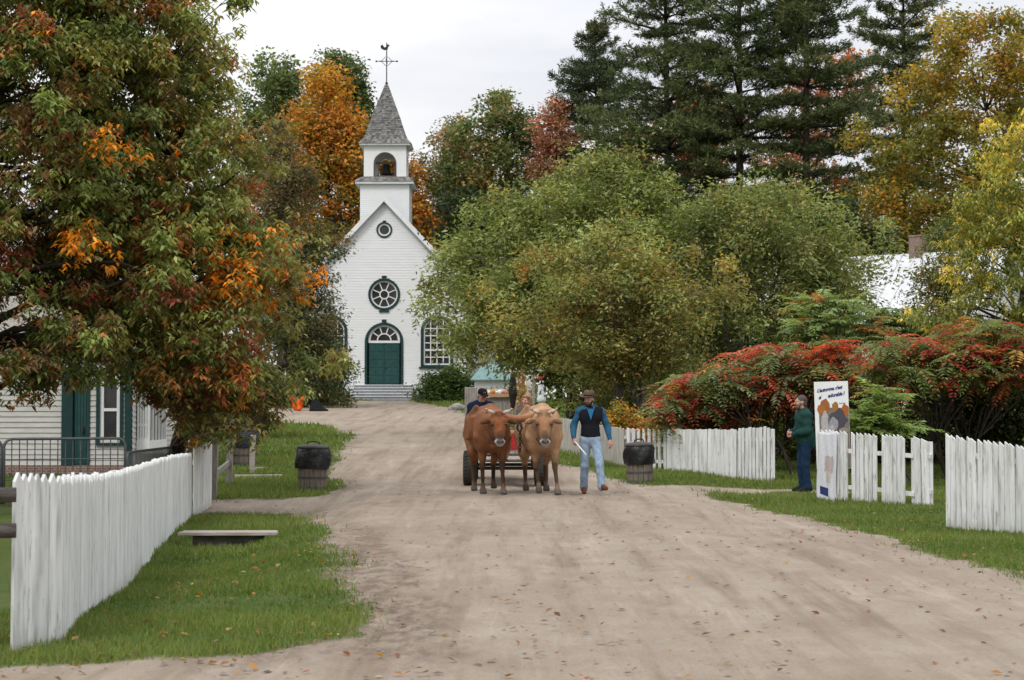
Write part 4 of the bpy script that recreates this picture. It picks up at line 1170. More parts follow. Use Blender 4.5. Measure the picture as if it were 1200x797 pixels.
    q = MB(); q.box(-bw + .1, bw - .1, cyc - .06, cyc + .06, bz0 + .86, bz0 + .98); q.bar((-.5, cyc, bz0), (-.42, cyc, bz0 + .86), .07, .07); q.bar((.5, cyc, bz0), (.42, cyc, bz0 + .86), .07, .07); q.build('bell_frame', M['oldwood'], bel)
    q = MB(); q.box(-1.5, 1.5, cyc - 1.5, cyc + 1.5, b1 - .01, b1 + .13); q.build('eave', M['white_trim'], root)
    prof = []
    keys = [(1.53, b1 + .13), (1.29, H(160)), (1.08, H(150)), (.76, H(130)), (.36, H(108)), (.06, H(91))]
    for i in range(len(keys) - 1):
        n = max(1, int((keys[i+1][1] - keys[i][1]) / .11))
        for j in range(n): u = j / n; prof.append((keys[i][0]*(1-u) + keys[i+1][0]*u, keys[i][1]*(1-u) + keys[i+1][1]*u))
    prof.append(keys[-1])
    q = MB(); shingles(q, prof, cyc); sp_ = q.build('spire', M['shingle'], root)
    v = MB(); v.tube([(0, cyc, H(94)), (0, cyc, H(41))], .032, 6); v.sphere((0, cyc, H(90)), .09, 8); v.build('vane_rod', M['iron'], sp_)
    v = MB(); v.tube([(-.65, cyc, H(63.5)), (.65, cyc, H(63.5))], .026, 6); v.tube([(0, cyc - .65, H(63.5)), (0, cyc + .65, H(63.5))], .026, 6)
    for sx in (-1, 1):
        v.sphere((sx*.62, cyc, H(63.5)), .06, 8); v.sphere((sx*.36, cyc, H(63.5)), .045, 8)
        v.bar((sx*.06, cyc, H(69)), (sx*.3, cyc, H(64)), .03, .03)
        v.bar((sx*.06, cyc, H(58)), (sx*.3, cyc, H(63)), .03, .03)
    v.build('vane_arms', M['iron'], sp_)
    v = MB(); c = H(47)
    v.prism([(-.28, c-.1), (-.10, c-.17), (.06, c-.1), (.10, c+.06), (.18, c+.10), (.10, c+.2), (.0, c+.16), (-.06, c+.02), (-.16, c+.02), (-.24, c+.18), (-.36, c+.12), (-.36, c-.02)], cyc - .03, cyc + .03)
    v.build('vane_rooster', M['iron'], sp_)
    # side chapel with a green tin roof
    q = MB(); q.box(hw + .02, hw + 3.4, 7.0, 13.0, 0, H(318)); ch = q.build('side_chapel', M['white'], root)
    q = MB(); x1 = hw + 3.7
    q.prism([(hw + .03, H(318)), (x1, H(318)), (x1, H(316)), (hw + .03, H(298))], 6.7, 13.3); q.build('chapel_roof', M['teal'], ch)

M['shingle'] = attr_mat('cedar_shingle', 0.9, 0.1, 8, 0.35, 0.3, 0.02)
pm_step = pmat('grey_step_paint', (.36, .37, .39), (.27, .28, .30), 4, 0.7, 0.2, 0.1, .005)
church()

def old_house():
    Y = 40.0; s = F / Y
    X = lambda px: (px - 600) / s
    zz = lambda py: CZ + (475 - py) / s
    g0 = gzf(-9, Y)
    root = empty('house', (0, Y, 0)); tag(root, 'old clapboard house with green trim and door under the left oaks', 'house')
    xL, xR = -15.5, X(155); top = 3.3
    door = (X(73), X(105), g0 + .22, 2.32); win = (X(118), X(141), zz(516), zz(442))
    def iv(z):
        h = []
        if door[2] < z < door[3]: h.append(door[:2])
        if win[2] < z < win[3]: h.append(win[:2])
        return cut((xL, xR), h)
    m = MB(); clap(m, g0 + .22, top, .115, iv, 0, lip=.022); clap(m, g0 + .22, top, .115, lambda z: [(0, 7)], xR, lip=.02, axis='x', sgn=1)
    m.prism([(xL, g0), (xL, top), (xL - .05, top), (xL - .05, g0)], 0, 7)
    m.add([(xR, 0, top), (xR, 7, top), (xR, 3.5, top + 2.6)], [(0, 1, 2)]); m.add([(xL, 7, g0), (xR, 7, g0), (xR, 7, top), (xL, 7, top)], [(0, 1, 2, 3)])
    m.build('wall', M['oldclap'], root)
    m = MB(); m.box(xL, xR + .02, -.04, 7, g0 - .4, g0 + .215); m.build('foundation', M['brick'], root)
    m = MB(); 
    for a, b in ((-.45, 3.5), (7.45, 3.5)):
        za_, zb_ = top - .3, top + 2.65
        m.add([(xL - .3, a, za_), (xR + .35, a, za_), (xR + .35, b, zb_), (xL - .3, b, zb_), (xL - .3, a, za_ + .12), (xR + .35, a, za_ + .12), (xR + .35, b, zb_ + .12), (xL - .3, b, zb_ + .12)], [(0,1,2,3), (4,7,6,5), (0,4,5,1), (1,5,6,2), (2,6,7,3), (3,7,4,0)])
    m.build('roof', M['oldwood'], root)
    # door with a wide casing
    m = MB(); m.box(X(86.5), X(103.5), .04, .09, door[2], door[3] - .1)
    for i in range(5):
        x = X(86.5) + .02 + i * .063; m.box(x, x + .055, .028, .04, door[2] + .03, door[3] - .14)
    d = m.build('door', M['dgreen'], root)
    m = MB(); m.box(X(97), X(98.5), -.03, .028, 1.08, 1.14); m.box(X(96.4), X(99), .0, .028, 1.02, 1.2); m.build('door_handle', M['iron'], d)
    m = MB(); m.box(X(73), X(86), -.05, .08, door[2], door[3]); m.box(X(104), X(106), -.05, .08, door[2], door[3]); m.box(X(72.5), X(106.5), -.06, .08, door[3], door[3] + .14); m.build('door_frame', M['green'], root)
    m = MB(); m.box(X(113.5), X(117.5), -.05, .05, win[2] - .05, win[3] + .1); m.box(X(141.2), X(145), -.05, .05, win[2] - .05, win[3] + .1); m.box(X(113.5), X(145), -.055, .05, win[3] + .1, win[3] + .2); m.box(X(113), X(145.5), -.08, .05, win[2] - .1, win[2] - .052)
    w = m.build('window', M['green'], root)
    a, b, c, e_ = win; m = MB()
    m.ring([(a+.07, c+.06), (b-.07, c+.06), (b-.07, e_-.06), (a+.07, e_-.06)], [(a, c), (b, c), (b, e_), (a, e_)], .0, .05)
    mid = zz(480); m.box(a + .06, b - .06, .008, .046, mid - .035, mid + .03); m.build('sash', M['white_trim'], w)
    m = MB(); m.box(a + .03, b - .03, .052, .07, c + .02, e_ - .02); m.build('pane', M['glass_dark'], w)
    m = MB(); m.box(X(147), X(155), -.06, .1, g0 + .22, top); m.build('corner_board', M['green'], root)
    # glazed bay on the right end
    x0, x1 = xR + .03, X(172)
    bay = MB(); bay.box(x0, x1, .35, 2.4, g0 - .1, zz(517)); 
    by_ = bay.build('bay', M['white'], root)
    bay = MB(); bay.box(x0, x1 + .1, .3, 2.5, 2.75, 2.9); bay.build('cornice', M['white'], by_)
    m = MB()
    for i in range(5):
        x = x0 + .03 + i * (x1 - x0 - .06) / 4; m.box(x - .022, x + .022, .37, .41, zz(517), 2.75)
    for z in (zz(517) + .04, zz(498), zz(470)): m.box(x0, x1, .375, .405, z - .03, z + .03)
    for i in range(6):
        yv = .42 + i * .38; m.box(x1 - .045, x1, yv - .02, yv + .02, zz(517), 2.75)
    m.build('sash', M['white_trim'], by_)
    m = MB(); m.box(x0 + .05, x1 - .05, .43, 2.3, zz(517), 2.74); m.build('pane', M['glass_dark'], by_)
old_house()

def shed():
    p = G(262, 512); Y = 56.0; x0, x1 = P(205, 490, Y).x, P(300, 490, Y).x; g0 = gzf((x0+x1)/2, Y)
    root = empty('shed', ((x0+x1)/2, Y, g0)); tag(root, 'dark brown plank shed half hidden under the big oak', 'shed')
    hw = (x1 - x0) / 2; m = MB()
    n = 14
    for i in range(n):
        a = -hw + 2*hw*i/n; m.box(a + .004, a + 2*hw/n - .004, 0, .03, 0, 2.0)
    m.box(-hw + .01, hw - .01, .032, 3, 0, 2.0)
    m.build('wall', pmat('dark_plank', (.035, .022, .016), (.02, .013, .01), 6, .9, .1), root)
    m = MB(); m.prism([(-hw - .3, 1.95), (0, 3.0), (hw + .3, 1.95), (hw + .3, 2.08), (0, 3.14), (-hw - .3, 2.08)], -.3, 3.3); m.build('roof', M['oldwood'], root)
    m = MB(); m.box(-.5, .5, -.03, -.002, .02, 1.8); d = m.build('door', pmat('brown_door', (.06, .035, .025), (.04, .025, .018)), root)
    m = MB(); m.box(.36, .4, -.06, -.03, .9, 1.0); m.build('handle', M['iron'], d)
shed()

def tin_house():
    Y = 84.0; s = F / Y
    root = empty('house', (P(1085, 400, Y).x, Y, gzf(17, Y)), math.radians(-38)); tag(root, 'house with white tin roof and a brick chimney behind the sumacs', 'house')
    g0 = gzf(17, Y); top = CZ + (475 - 296) / s - g0; hw, dp = 3.6, 3.4; ev = top - 2.9
    m = MB(); 
    m.box(-hw, hw, -dp + .02, dp - .02, -.4, ev)
    for sx in (-1, 1): m.add([(sx*(hw), -dp, ev), (sx*hw, dp, ev), (sx*hw, 0, top - .05)], [(0, 1, 2)])
    m.build('wall', M['white'], root)
    m = MB()
    for sy in (-1, 1):
        m.add([(-hw - .4, sy*(dp + .5), ev - .42), (hw + .4, sy*(dp + .5), ev - .42), (hw + .4, 0, top), (-hw - .4, 0, top)], [(0, 1, 2, 3)])
        for i in range(12):
            x = -hw - .3 + i * (2*hw + .6) / 11; m.bar((x, sy*(dp + .48), ev - .38), (x, 0, top + .03), .035, .05)
    rf = m.build('roof', M['tin'], root)
    m = MB()
    for sx in (-1, 1):
        for sy in (-1, 1): m.bar((sx*(hw + .43), sy*(dp + .5), ev - .50), (sx*(hw + .43), 0, top - .08), .05, .24, (1, 0, 0) if False else (0, 0, 1))
    m.build('bargeboard', M['white_trim'], rf)
    m = MB(); m.box(-.65, -.05, -.3, .3, top - .5, top + .72); m.box(-.68, -.02, -.33, .33, top + .722, top + .8); m.build('chimney', M['brick'], rf)
    m = MB(); m.box(-hw - .03, -hw - .002, -.6, .6, ev - .2, ev + 1.1); w = m.build('window', M['green'], root)
    m = MB(); m.box(-hw - .045, -hw - .032, -.5, .5, ev - .1, ev + 1.0); m.build('pane', M['glass_dark'], w)
tin_house()

def kiosk():
    Y = 83.0; s = F / Y; x0, x1 = (556 - 600) / s, (601 - 600) / s; g0 = gzf(-.8, Y)
    root = empty('kiosk', ((x0+x1)/2, Y, g0)); tag(root, 'small white kiosk with a teal roof beyond the market counter', 'kiosk')
    H = lambda py: CZ + (475 - py) / s - g0; hw = (x1 - x0) / 2
    m = MB(); clap(m, 0, H(446), .14, lambda z: [(-hw, hw)], 0); 
    for sx in (-1, 1): clap(m, 0, H(446), .14, lambda z: [(0, 2)], sx*hw, axis='x', sgn=sx)
    m.build('wall', M['clap'], root)
    m = MB(); e = .18; m.add([(-hw-e, -.35, H(446)), (hw+e, -.35, H(446)), (hw+e, 2.3, H(446)), (-hw-e, 2.3, H(446)), (-hw-e, -.35, H(445)), (hw+e, -.35, H(445)), (hw+e, 2.3, H(445)), (-hw-e, 2.3, H(445)), (-hw*.55, 1, H(426)), (hw*.55, 1, H(426))],
          [(3,2,1,0), (0,1,5,4), (1,2,6,5), (2,3,7,6), (3,0,4,7), (4,5,9,8), (5,6,9), (6,7,8,9), (7,4,8)]); m.build('roof', M['teal'], root)
kiosk()
# ================================================================ fences
def picket_mesh(w, t, h, kind, seed, tint=(1, 1, 1)):
    r = random.Random(seed); m = MB()
    v = r.uniform(.86, 1.03); m.col = (v * tint[0], v * tint[1], v * tint[2])
    a = r.uniform(-.012, .012)
    if kind == 'point': top = [(w/2, h - .05), (0, h + a*.3), (-w/2, h - .05)]
    elif kind == 'slant': top = [(w/2, h - .045), (-w/2, h)]
    else: top = [(w/2, h - .018), (w*.28, h), (-w*.28, h), (-w/2, h - .018)]
    # splashed mud and mildew on the foot of the board
    dk = r.uniform(.25, .75); zd = r.uniform(.09, .20); mud = tuple(c * f for c, f in zip(m.col, (1 - .55*dk, 1 - .57*dk, 1 - .66*dk)))
    clean = m.col
    lo = [(-w/2, 0), (w/2, 0), (w/2, zd), (-w/2, zd)]
    m.prism([(-w/2, zd), (w/2, zd)] + top, -t/2, t/2)
    b = len(m.v); m.add([(x, y, z) for y in (-t/2, t/2) for x, z in lo], [(0,1,2,3), (7,6,5,4), (0,4,5,1), (1,5,6,2), (3,7,4,0)])
    for i in (0, 1, 4, 5): m.c[b + i] = mud
    return m.mesh('picket', M['fence'])

def fence(label, path, spacing, w, kind='dog', group=None, seed=1, skip=(), rails=True, lean=0.0, max_ind=100, posts=None, face=-1, gap_rail=(.28, .78), tint=(1, 1, 1)):
    """path: list of (x, y, z bottom, z top); pickets along it, each its own part"""
    r = random.Random(seed)
    root = empty('picket_fence', (path[0][0], path[0][1], path[0][2])); tag(root, label, 'fence', group)
    org = Vector(root.location)
    pts = []
    for (a, b) in zip(path[:-1], path[1:]):
        a, b = Vector(a), Vector(b); n = max(1, round((b.xy - a.xy).length / spacing))
        for i in range(n):
            t = (i + .5) / n; pts.append((a.lerp(b, t), (b.xy - a.xy).normalized()))
    kinds = [picket_mesh(w * r.uniform(.93, 1.05), .022, 1.0, kind, seed * 31 + i, tint) for i in range(8)]
    rest = MB()
    order = sorted(range(len(pts)), key=lambda i: pts[i][0][1])
    near = set(order[:max_ind])
    for i, (p, d) in enumerate(pts):
        if skip and i in skip: continue
        h = p[3] - p[2]; rot = math.atan2(d.y, d.x)
        nx, ny = d.y, -d.x                          # side the pickets are nailed to
        if face > 0: nx, ny = -nx, -ny
        M4 = Matrix.Translation(Vector((p[0] + nx * .036, p[1] + ny * .036, p[2] + r.uniform(-.012, .012))) - org) @ Matrix.Rotation(rot + r.uniform(-.015, .015), 4, 'Z') @ Matrix.Rotation(r.gauss(0, .007) + lean, 4, 'Y') @ Matrix.Diagonal((1, 1, h * r.uniform(.992, 1.006), 1))
        me = r.choice(kinds)
        if i in near:
            o = bpy.data.objects.new('picket', me); COL.objects.link(o); o.parent = root; o.matrix_local = M4
        else:
            v = r.uniform(.88, 1.03); rest.col = (v, v, v); rest.add([M4 @ x.co for x in me.vertices], [tuple(f.vertices) for f in me.polygons])
    if rest.v:
        o = rest.build('pickets_beyond', M['fence'], root); o['kind'] = 'stuff'
    if rails:
        for fr in gap_rail:
            m = MB()
            for a, b in zip(path[:-1], path[1:]):
                a, b = Vector(a), Vector(b)
                pa = Vector((a[0], a[1], a[2] + fr * (a[3]-a[2]))) - org; pb = Vector((b[0], b[1], b[2] + fr * (b[3]-b[2]))) - org
                dd = (pb - pa).normalized() * .09; m.bar(pa + dd, pb, .04, .07)
            m.build('rail', M['fence'], root)
    for t in (posts or []):
        a = Vector(path[int(t)]); b = Vector(path[min(int(t) + 1, len(path) - 1)]); p = a.lerp(b, t - int(t))
        d = (b.xy - a.xy).normalized() if (b.xy - a.xy).length > 0 else Vector((1, 0))
        nx, ny = (-d.y, d.x) if face < 0 else (d.y, -d.x)
        m = MB(); q = Vector((p[0] + nx * .065, p[1] + ny * .065, p[2])) - org; hh = (p[3]-p[2]) * .96
        m.box(q.x - .045, q.x + .045, q.y - .045, q.y + .045, q.z - .04, q.z + hh); m.build('post', M['fence'], root)
    return root

def fp(px, pyb, pyt, Y):
    b = P(px, pyb, Y); t = P(px, pyt, Y); return (b.x, b.y, min(b.z - .01, gzf(b.x, b.y) + .015), t.z)

LF = [fp(8, 766, 553, 12.2), fp(65, 758, 557, 12.8), fp(100, 722, 556, 15.4), fp(140, 691, 550, 18.3), fp(160, 668, 544, 21), fp(180, 648, 538, 24), fp(200, 628, 533, 27), fp(221, 606, 531, 30.2)]
LF = [(a, b, min(c, gzf(a, b) + .02), d_) for a, b, c, d_ in LF]
fence('long white board fence of pointed pickets along the left grass verge', LF, .092, .088, 'point', 'white picket fences', 3, posts=[.8, 1.5, 2.5, 3.5, 4.5, 5.5, 6.5], face=-1)
fence('last short raised section of the white board fence beside the grey rail posts', [fp(224, 601, 525, 30.3), fp(245, 592, 517, 32.6)], .10, .097, 'point', 'white picket fences', 4, posts=[0.1, .9], face=-1)
# right-hand fences
fence('rightmost white picket fence, running out of the picture', [fp(1111, 606, 508, 26.2), fp(1200, 622.5, 521, 25.0), fp(1330, 650, 541, 23.2)], .098, .083, 'slant', 'white picket fences', 5, posts=[0, 1, 2], face=-1, gap_rail=(.30, .80))
R2 = [fp(964, 574, 503, 33.2), fp(1000, 583, 506, 32.6), fp(1040, 590.5, 509, 32.0), fp(1072, 596, 510, 31.5)]
fence('weathered white picket fence with gaps, under the white poster', R2, .094, .078, 'slant', 'white picket fences', 6, skip=(7, 14, 21, 22), posts=[0, 1.55, 2.9], face=-1, gap_rail=(.2, .72))
fence('single leaning white end panel right of the gapped fence', [fp(1074, 595, 508, 31.4), fp(1092, 598.5, 517, 31.1)], .16, .15, 'slant', 'white picket fences', 7, posts=[.7], face=-1, lean=-.03)
R1a = [fp(783, 552, 503, 41.5), fp(864, 561, 503, 40.3)]
fence('solid greyish white fence panel right of the right-hand barrel', R1a, .082, .083, 'flat' , 'white picket fences', 8, posts=[0, .5, 1], face=-1, lean=.012)
fence('narrow white picket panel ending at a post near the man in green', [fp(866, 561, 502, 40.2), fp(904, 566.5, 500, 39.6)], .10, .072, 'dog', 'white picket fences', 9, posts=[0, .98], face=-1)
fence('widely spaced white pickets behind the right-hand barrel', [fp(735, 548, 501, 42.7), fp(784, 552, 503.5, 41.6)], .185, .095, 'slant', 'white picket fences', 10, posts=[0.02, .97], face=-1, gap_rail=(.22, .62))
fence('old greyed picket fence behind the walking man and the tan ox', [fp(620, 519, 484, 54), fp(660, 529, 490, 49), fp(700, 541, 497, 45.3), fp(733, 550, 502, 42.9)], .125, .098, 'dog', 'white picket fences', 11, posts=[0, 1, 2, 2.95], face=-1, tint=(.66, .62, .56))
for o in bpy.data.objects:
    pass

# ================================================================ weathered rail stubs and posts on the left
M['darkwood'] = pmat('dark_wood_and_gap_shade', (.13, .115, .10), (.05, .043, .037), 8, .95, .1, .5, .01, (.6, 4, 4))
def log_rails():
    a = P(-30, 600, 11.6); root = empty('rail_fence', (a.x, a.y, gzf(a.x, a.y))); org = Vector(root.location)
    tag(root, 'weathered grey log rails at the left picture edge beside the board fence', 'fence')
    for py in (580, 622):
        p0 = P(19, py, 12.05) - org; p1 = P(-120, py + 4, 11.9) - org; m = MB(); m.tube([p0, (p0 + p1) / 2 + Vector((0, 0, .01)), p1], [.048, .052, .055], 9); m.build('rail', M['darkwood'], root, smooth=True)
    b = P(-40, 600, 12.5) - org; m = MB(); m.tube([b * Vector((1, 1, 0)) + Vector((0, 0, -.1)), b * Vector((1, 1, 0)) + Vector((0, 0, 1.35))], [.075, .07], 9); m.build('post', M['oldwood'], root, smooth=True)
log_rails()

def rail_post_fence():
    Y = 34.3; p = [P(249, 585, 34.0), P(268, 573, 37.5)]
    root = empty('rail_fence', (p[0].x, p[0].y, gzf(p[0].x, p[0].y))); org = Vector(root.location)
    tag(root, 'two grey weathered posts with short rails at the end of the board fence', 'fence')
    for i, (q, h, wd) in enumerate(((p[0], 1.42, .14), (p[1], 1.36, .12))):
        z = gzf(q.x, q.y); m = MB(); m.box(-wd/2, wd/2, -wd/2, wd/2, 0, h); m.v = [(x + .03 * z_, y_, z_) for x, y_, z_ in m.v]
        o = m.build('post', M['oldwood'], root, bevel=.012); o.location = Vector((q.x, q.y, z - .05)) - org
    for hh in (1.12, .45):
        a = Vector((p[0].x + .05, p[0].y + .05, gzf(p[0].x, p[0].y) + hh)) - org; b = Vector((p[1].x - .03, p[1].y + .3, gzf(p[1].x, p[1].y) + hh * .95)) - org
        m = MB(); m.bar(a, b, .05, .11); m.build('rail', M['oldwood'], root, bevel=.008)
rail_post_fence()
def post(px, pyb, pyt, Y, w, label, mat):
    q = P(px, pyb, Y); h = (pyb - pyt) * Y / F; z = gzf(q.x, q.y)
    m = MB(); m.box(-w/2, w/2, -w/2, w/2, -.1, h); o = m.build('post', mat, bevel=.008); o.location = (q.x, q.y, z); o.rotation_euler = (0, .03, .3)
    tag(o, label, 'post'); return o
q = G(295, 555); post(295, 555, 510, q.y, .11, 'plain whitish square post standing in the left lawn by a flat board', M['plank'])
q = G(206, 600)

def slab(px0, px1, py, th, dp, label, mat, rz=0, legs=False, gy=None):
    a, b = G(px0, py + (8 if legs else 2)), G(px1, py + (8 if legs else 2)); c = (a + b) / 2; L_ = (b.x - a.x)
    z = gzf(c.x, c.y - (1.3 if legs else 0))
    if legs:
        root = empty('footbridge', (c.x, c.y, z), rz); tag(root, label, 'footbridge')
        h = .12
        for k in range(2):
            m = MB(); m.box(-L_/2 + k*.02, L_/2 - k*.03, -dp/2 + k*dp/2 + .004, dp*k/2 - .004, h, h + th); m.build('plank', mat, root, bevel=.006)
        m = MB(); m.box(-L_/2 + .18, L_/2 - .2, -dp/2 + .12, -dp/2 + .19, -.30, h - .003); m.build('beam', M['darkwood'], root)  # front beam coloured dark to stand in for the shade under the planks
        m = MB(); m.box(-L_/2 + .18, L_/2 - .2, dp/2 - .12, dp/2 - .05, -.30, h - .003); m.build('beam', M['oldwood'], root)
        return root
    m = MB(); m.box(-L_/2, L_/2, -dp/2, dp/2, -.02, th); o = m.build('board', mat, bevel=.006); o.location = (c.x, c.y, z + .03); o.rotation_euler = (0, 0, rz)
    tag(o, label, 'board'); return o
slab(222, 318, 627, .045, .42, 'plank footbridge over the grassy ditch inside the left fence', M['plank'], 0.03, True)
slab(276, 330, 559, .05, .30, 'bleached board lying on the grass below the whitish post', M['plank'], .12)
slab(297, 310, 550, .05, .2, 'short board end lying behind the whitish post', M['plank'], .0)

# ================================================================ barrels with rubbish bags
def barrel(px, pyb, label, tilt=0.0, sc=1.0, seed=1, bagcol=None, lid=True, Y=None, bagdrop=.33):
    q = G(px, pyb) if Y is None else P(px, pyb, Y)
    root = empty('waste_barrel', (q.x, q.y, gzf(q.x, q.y) - .01), .3 * seed); root.rotation_euler = (0, tilt, .3 * seed); tag(root, label, 'waste barrel', 'bagged waste barrels')
    r = random.Random(seed); n = 16; m = MB(); R = .275 * sc; H = .74 * sc
    for i in range(n):
        a0, a1 = 2*math.pi*i/n + .015, 2*math.pi*(i+1)/n - .015; vs = []
        for z, rr in ((0, R*.97), (H*.5, R*1.04), (H, R)):
            for a in (a0, a1):
                for k in (0, .02): vs.append(((rr - k) * math.cos(a), (rr - k) * math.sin(a), z))
        fs = []
        for lv in range(2):
            b = lv * 4; fs += [(b, b+2, b+6, b+4), (b+1, b+5, b+7, b+3), (b, b+4, b+5, b+1), (b+2, b+3, b+7, b+6)]
        fs += [(0, 1, 3, 2), (8, 10, 11, 9)]
        m.add(vs, fs)
    m.build('staves', M['stave'], root)
    m = MB(); m.lathe([(R*.99, .02), (R*.99, .07), (R*1.0, .07), (R*1.0, .02)], seg=28, cap=False); m.lathe([(R*1.035, H*.3), (R*1.05, H*.3+.035)], seg=28, cap=False)
    m.build('hoop', M['metal'], root)
    m = MB(); ph = r.uniform(0, 6)
    wob = lambda a, i: .035 * math.sin(7*a + ph + i) * (i > 0) + .05 * math.sin(3*a + ph*2 + i*.7) * (i > 1) + .02 * math.sin(17*a + i*2)
    m.lathe([(R*1.09, H+.05), (R*1.16, H-.0), (R*1.19, H-.08*sc), (R*1.21, H-.17*sc), (R*1.19, H-.26*sc), (R*1.15, H-bagdrop*sc)], seg=72, cap=False, wob=wob)
    m.lathe([(R*.6, H - .1), (R*1.0, H+.055), (R*1.09, H+.05)], seg=72, cap=False)
    m.build('bag', bagcol or M['bag'], root, smooth=True)
    if lid:
        m = MB(); m.lathe([(R*1.12, H+.045), (R*1.14, H+.075), (R*.9, H+.11), (R*.3, H+.13), (.01, H+.13)], seg=32, wob=None); ld = m.build('lid', pmat('dark_lid', (.035, .033, .03), (.06, .055, .05), 8, .6, .3), root, smooth=True)
        m = MB(); m.tube([(-.12, 0, H+.11), (-.11, 0, H+.165), (0, 0, H+.185), (.11, 0, H+.165), (.12, 0, H+.11)], .014, 6); hd = m.build('handle', M['iron'], ld, smooth=True)
    return root
barrel(366, 574, 'lidded waste barrel with a black bag on the grass left of the road', .02, 1.0, 1)
barrel(750, 566, 'waste barrel with a black bag by the spaced pickets, right of the road', -.03, .95, 2)
barrel(286, 545, 'farthest waste barrel with a dark blue bag, behind the whitish post on the left', .0, 1.0, 3, pmat('navy_plastic', (.016, .022, .045), (.012, .016, .03), 6, .35, .5, .9, .03))

# ================================================================ crowd barriers in front of the old house
def barrier(x0, y0, x1, y1, label):
    root = empty('crowd_barrier', (x0, y0, gzf(x0, y0)), math.atan2(y1 - y0, x1 - x0)); L_ = math.hypot(x1 - x0, y1 - y0); tag(root, label, 'barrier', 'grey crowd barriers')
    h, rr = 1.10, .12; m = MB(); pts = []
    for cx, a0 in ((rr, math.pi), (L_ - rr, math.pi/2)):
        for i in range(6): a = a0 - i * math.pi / 10; pts.append((cx + rr * math.cos(a), 0, h - rr + rr * math.sin(a)))
    pts = [(0, 0, .15)] + pts + [(L_, 0, .15)]
    m.tube(pts, .021, 8); m.tube([(0, 0, .2), (L_, 0, .2)], .018, 8); m.build('frame', M['metal'], root, smooth=True)
    n = int(L_ / .105)
    for i in range(1, n):
        m = MB(); x = i * L_ / n; m.tube([(x, 0, .2), (x, 0, h)], .0085, 6); m.build('bar', M['metal'], root)
    m = MB(); 
    for z in (.5, .8): m.tube([(0, 0, z), (L_, 0, z)], .008, 6)
    m.build('cross_rod', M['metal'], root)
    for x in (.25, L_ - .25):
        m = MB(); m.tube([(x, -.3, .0), (x, -.25, .05), (x, 0, .2), (x, .25, .05), (x, .3, .0)], .016, 6); m.build('foot', M['metal'], root)
a, b, c = P(-42, 520, 27.6), P(101, 517, 28.2), P(104, 517, 28.3); e_ = P(145, 517, 29.4)
barrier(P(-60, 500, 27.2).x, 27.2, P(2, 500, 27.5).x, 27.5, 'leftmost grey crowd barrier, cut by the picture edge')
barrier(P(5, 500, 27.5).x, 27.5, P(147, 500, 28.2).x, 28.2, 'wide grey crowd barrier in front of the old house door')
barrier(P(149, 500, 28.6).x, 28.6, P(214, 500, 33.5).x, 33.5, 'grey crowd barrier turned away beside the glazed bay')
def trough():
    q = P(184, 540, 36.5); m = MB(); hw = .38; z = gzf(q.x, q.y)
    root = empty('trough', (q.x, q.y, z)); tag(root, 'pale planter box on legs behind the turned barrier', 'planter box')
    m.box(-hw, hw, -.18, .18, .42, .66); m.build('box', M['plank'], root, bevel=.01)
    for sx in (-1, 1): m = MB(); m.box(sx*(hw-.06) - .04, sx*(hw-.06) + .04, -.15, .15, 0, .418); m.build('leg', M['oldwood'], root)
trough()

